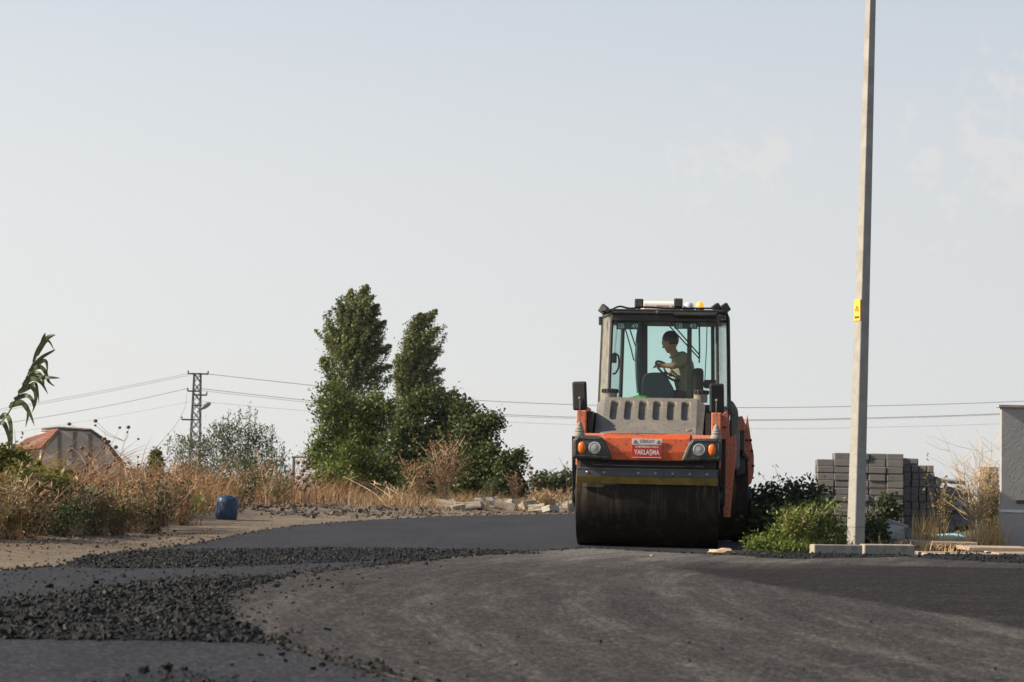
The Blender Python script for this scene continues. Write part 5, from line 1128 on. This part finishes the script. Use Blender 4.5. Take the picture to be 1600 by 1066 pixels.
dry_plant('dry_thistle', 'dry brown weed at the left of the walnut tree foot', 475, 793, 68, 44, 5, 6, .15, 'dry_stalk', True, 'dry thistles', .009, hs=.05, twigs=4)
dry_plant('dry_weed', 'dense clump of tall rusty dry stalks before the fig tree', 690, 796, 104, 50, 6, 40, .15, 'pale_stalk', True, 'rusty dry weeds', .013, hs=.03, twigs=5, leafm='dry_grass', bend=.05)
dry_plant('dry_weed', 'lower rusty dry stalks left of the dense clump', 650, 797, 70, 50, 7, 16, .25, 'dry_stalk', True, 'rusty dry weeds', .011, hs=.03, twigs=4, leafm='red_dry_grass')
dry_plant('dry_weed', 'pale fallen dry stalks lying before the tree trunks', 625, 800, 50, 49, 8, 14, .8, 'pale_stalk', False, 'rusty dry weeds', .014, twigs=2, bend=-.5)
dry_plant('dry_weed', 'sparse dry stalks at the right end of the rubble heap', 805, 797, 60, 50, 9, 9, .25, 'dry_stalk', True, 'rusty dry weeds', .011, hs=.03, twigs=3, leafm='red_dry_grass')
dry_plant('dry_weed', 'matted dry stems just left of the roller drum', 860, 798, 38, 48, 10, 26, .7, 'pale_stalk', False, 'rusty dry weeds', .012, twigs=4, leafm='dry_grass')
dry_plant('dry_weed', 'single upright dry stalk close beside the roller', 889, 800, 95, 47, 11, 2, .04, 'dry_stalk', True, 'rusty dry weeds', .014, hs=.02, twigs=4)
dry_plant('dry_weed', 'two thin stalks with dark heads against the sky left of the roller', 832, 795, 70, 52, 12, 3, .12, 'dry_stalk', True, 'rusty dry weeds', .009, hs=.05, twigs=2)
dry_plant('green_weed', 'small green weed among the dry stalks right of the dense clump', 760, 795, 45, 50, 13, 9, .15, 'pale_stalk', False, None, .01, twigs=3, leafm='weed_leaf')
wl_ = ((40, 812, 70, 22), (95, 810, 62, 23), (150, 808, 60, 24), (205, 806, 72, 26), (250, 808, 66, 27), (290, 805, 70, 30), (385, 798, 42, 38), (430, 795, 40, 42), (-40, 815, 80, 21), (10, 815, 66, 21.5), (180, 812, 50, 24.5), (235, 813, 60, 25.5)); wo_ = sorted(range(len(wl_)), key=lambda i: wl_[i][0])
for i, (a, b_, hh, Y) in enumerate(wl_):
    dry_plant('withered_weed', 'withered brown weed tangle, '+ORD[wo_.index(i)]+' from the left along the bank', a, b_, hh*1.4, Y, 60+i, 18, .4, 'dry_stalk' if i % 3 else 'pale_stalk', False, 'withered weeds on the left bank', .007, twigs=4, leafm=('red_dry_grass', 'dry_grass', 'olive_grass', 'dark_weed_leaf')[(i*3+i//4) % 4])
P6 = region([(-300, 868), (-300, 835), (0, 832), (250, 815), (480, 792), (640, 796), (640, 806), (430, 822), (250, 850), (0, 875)], 5000, 16); h = .05*np.random.default_rng(6).uniform(.3, 2.2, len(P6))
tag(blades('plant_litter', P6, h, .012, 'dry_grass', 46, 2.2), 'short dry plant litter lying on the soil verge', 'litter', kind='stuff')
for i, (a, b_, Y, w_, mt_) in enumerate(((20, 812, 21.5, 44, 'olive_grass'), (110, 808, 22.5, 40, 'dark_weed_leaf'), (190, 806, 24, 36, 'olive_grass'), (300, 795, 31, 30, 'weed_leaf'), (60, 790, 23, 40, 'red_dry_grass'), (160, 785, 25, 36, 'dry_grass'), (225, 780, 27, 34, 'red_dry_grass'))):
    tree('bank_weed', ('low olive weed clump at the foot of the bank, far left', 'dark green weed clump at the foot of the bank below the roof', 'olive weed clump at the foot of the bank below the thistles', 'small green weed clump just left of the barrel', 'brown leafy weed clump under the yellow-green bush', 'tan leafy weed clump below the gable', 'brown leafy weed clump below the blue wall')[i], 'weed', [lobe(a-w_*.5, b_, Y, w_*.6, 16), lobe(a+w_*.4, b_-5, Y+.2, w_*.7, 20), lobe(a, b_-14, Y+.4, w_*.5, 18)], 700, .045, mt_, 200+i, a, b_+12, Y, .008, 'weed clumps on the left bank', clump=.07, per=14, asp=.35, up=.6)
dry_plant('withered_weed', 'dark brown drooping weed clump left of the barrel', 245, 825, 62, 28, 90, 34, .35, 'seed_head', False, 'withered weeds on the left bank', .008, twigs=5, leafm='red_dry_grass')
# right side: shrub in the roller's shade, bright weeds, dry tufts, dry shrub by the wall
tree('weed_shrub', 'dark leafy shrub in the shade right of the roller', 'shrub', [lobe(1190, 800, 27.5, 30, 36), lobe(1225, 785, 27.5, 34, 34), lobe(1258, 780, 27.5, 26, 30), lobe(1210, 815, 27, 50, 28), lobe(1265, 812, 27, 30, 30), lobe(1160, 815, 27.5, 26, 36)], 6500, .07, 'dark_weed_leaf', 19, 1222, 850, 27.5, .025, clump=.09, per=22)
dry_plant('tall_weed', 'tall thin leafy weed spires above the dark shrub', 1222, 830, 108, 27.6, 14, 5, .10, 'dry_stalk', False, None, .006, twigs=5, leafm='dark_weed_leaf')
tree('weed_clump', 'bright green leafy weeds in front of the dark shrub', 'weed', [lobe(1186, 850, 23.1, 20, 12), lobe(1212, 842, 23.2, 16, 20), lobe(1238, 846, 23.25, 18, 16, 16), lobe(1262, 826, 23.3, 16, 32, 18), lobe(1290, 818, 23.3, 18, 36, 18), lobe(1312, 836, 23.3, 14, 26, 16), lobe(1240, 854, 23.05, 44, 10)], 4600, .05, 'weed_leaf', 20, 1250, 862, 23.2, .012, clump=.06, per=7, up=1.0, hollow=.1, asp=.35)
dry_plant('weed_spires', 'upright green weed spires standing among the bright weeds', 1245, 862, 76, 23.2, 27, 46, .38, 'pale_stalk', False, None, .004, twigs=3, leafm='weed_leaf')
tree('weed_clump', 'dark green weeds right behind the foot of the pole', 'weed', [lobe(1365, 835, 24.8, 22, 26), lobe(1350, 845, 24.6, 20, 18), lobe(1385, 800, 29, 24, 22)], 2200, .055, 'dark_weed_leaf', 26, 1365, 858, 24.8, .01, clump=.06, per=22, up=.8)
def tuft(px, py, hpx, Y, n, seed, label, mat='straw', sp=.12, lean=.35):
    b = at(px, py, Y); bz = ground_z(b.x, Y); rng = np.random.default_rng(seed); base = np.stack([rng.normal(0, sp, n), rng.normal(0, sp, n), np.zeros(n)], 1); t_ = thing('grass_tuft', label, 'grass', (b.x, Y, bz), 'dry grass tufts by the kerb')
    blades('grass_blades', base, hpx*Y/F*rng.uniform(.4, 1.05, n), .011, mat, seed, lean, None, t_, (.05, 0))['kind'] = 'stuff'; return t_
tuft(1268, 864, 36, 23.2, 50, 1, 'pale dry tuft at the left end of the kerb'); tuft(1362, 856, 34, 23.6, 36, 2, 'short dry tuft just right of the pole'); tuft(1418, 856, 28, 23.8, 30, 3, 'sparse dry tuft behind the right kerb'); tuft(1452, 855, 68, 25.5, 120, 4, 'tallest straw tuft right of the kerb stones', sp=.10, lean=.2)
tuft(1460, 858, 24, 24.3, 130, 5, 'low flattened straw mat at the end of the kerb', sp=.2, lean=.9); tuft(1520, 858, 50, 25.6, 140, 6, 'straw tuft under the dry shrub by the wall', sp=.2); tuft(1550, 858, 60, 25.7, 130, 7, 'straw tuft touching the grey wall', sp=.11, lean=.25); tuft(1498, 858, 26, 25.2, 70, 8, 'short mixed tuft left of the dry shrub', 'olive_grass', sp=.2)
dry_plant('dry_shrub', 'wispy yellow dry shrub growing against the grey wall', 1527, 852, 168, 26.8, 15, 26, .14, 'pale_stalk', False, None, .005, cat='shrub', twigs=14, leafm=None)
dry_plant('green_shrub', 'olive wiry weed between the heap and the wall', 1545, 852, 110, 27.2, 16, 24, .12, 'dry_stalk', False, None, .005, cat='shrub', twigs=7, leafm='olive_grass')
dry_plant('tall_weed', 'thin weeds with dark heads above the broken heap', 1475, 840, 115, 29, 17, 7, .15, 'dry_stalk', True, None, .005, twigs=3, hs=.02, leafm='olive_grass')
P5 = region([(1150, 866), (1180, 820), (1700, 820), (1700, 850), (1440, 858), (1300, 860)], 2600, 6); P5 = P5[(P5[:, 1] > 23) & (P5[:, 0] > 3.1)]; h = .16*np.random.default_rng(5).uniform(.4, 1.6, len(P5))
tag(blades('mixed_grass', P5, h, .009, 'olive_grass', 45, .6), 'short mixed grass on the ground around the block stacks', 'grass', kind='stuff')

# ------------------------------------------------------------------ summer haze over the far plain
t = NT('haze_air'); pvn = t.n('ShaderNodeVolumePrincipled'); pvn.inputs['Color'].default_value = (.8, .86, .92, 1); pvn.inputs['Density'].default_value = .00012; pvn.inputs['Anisotropy'].default_value = .2
t.l(pvn.outputs[0], t.out.inputs['Volume'])
hz_ = G().box(-9200, 9200, -120, 14200, -40, 12).build('haze', 'haze_air'); hz_['kind'] = 'stuff'; hz_['label'] = 'pale summer haze over the far plain'
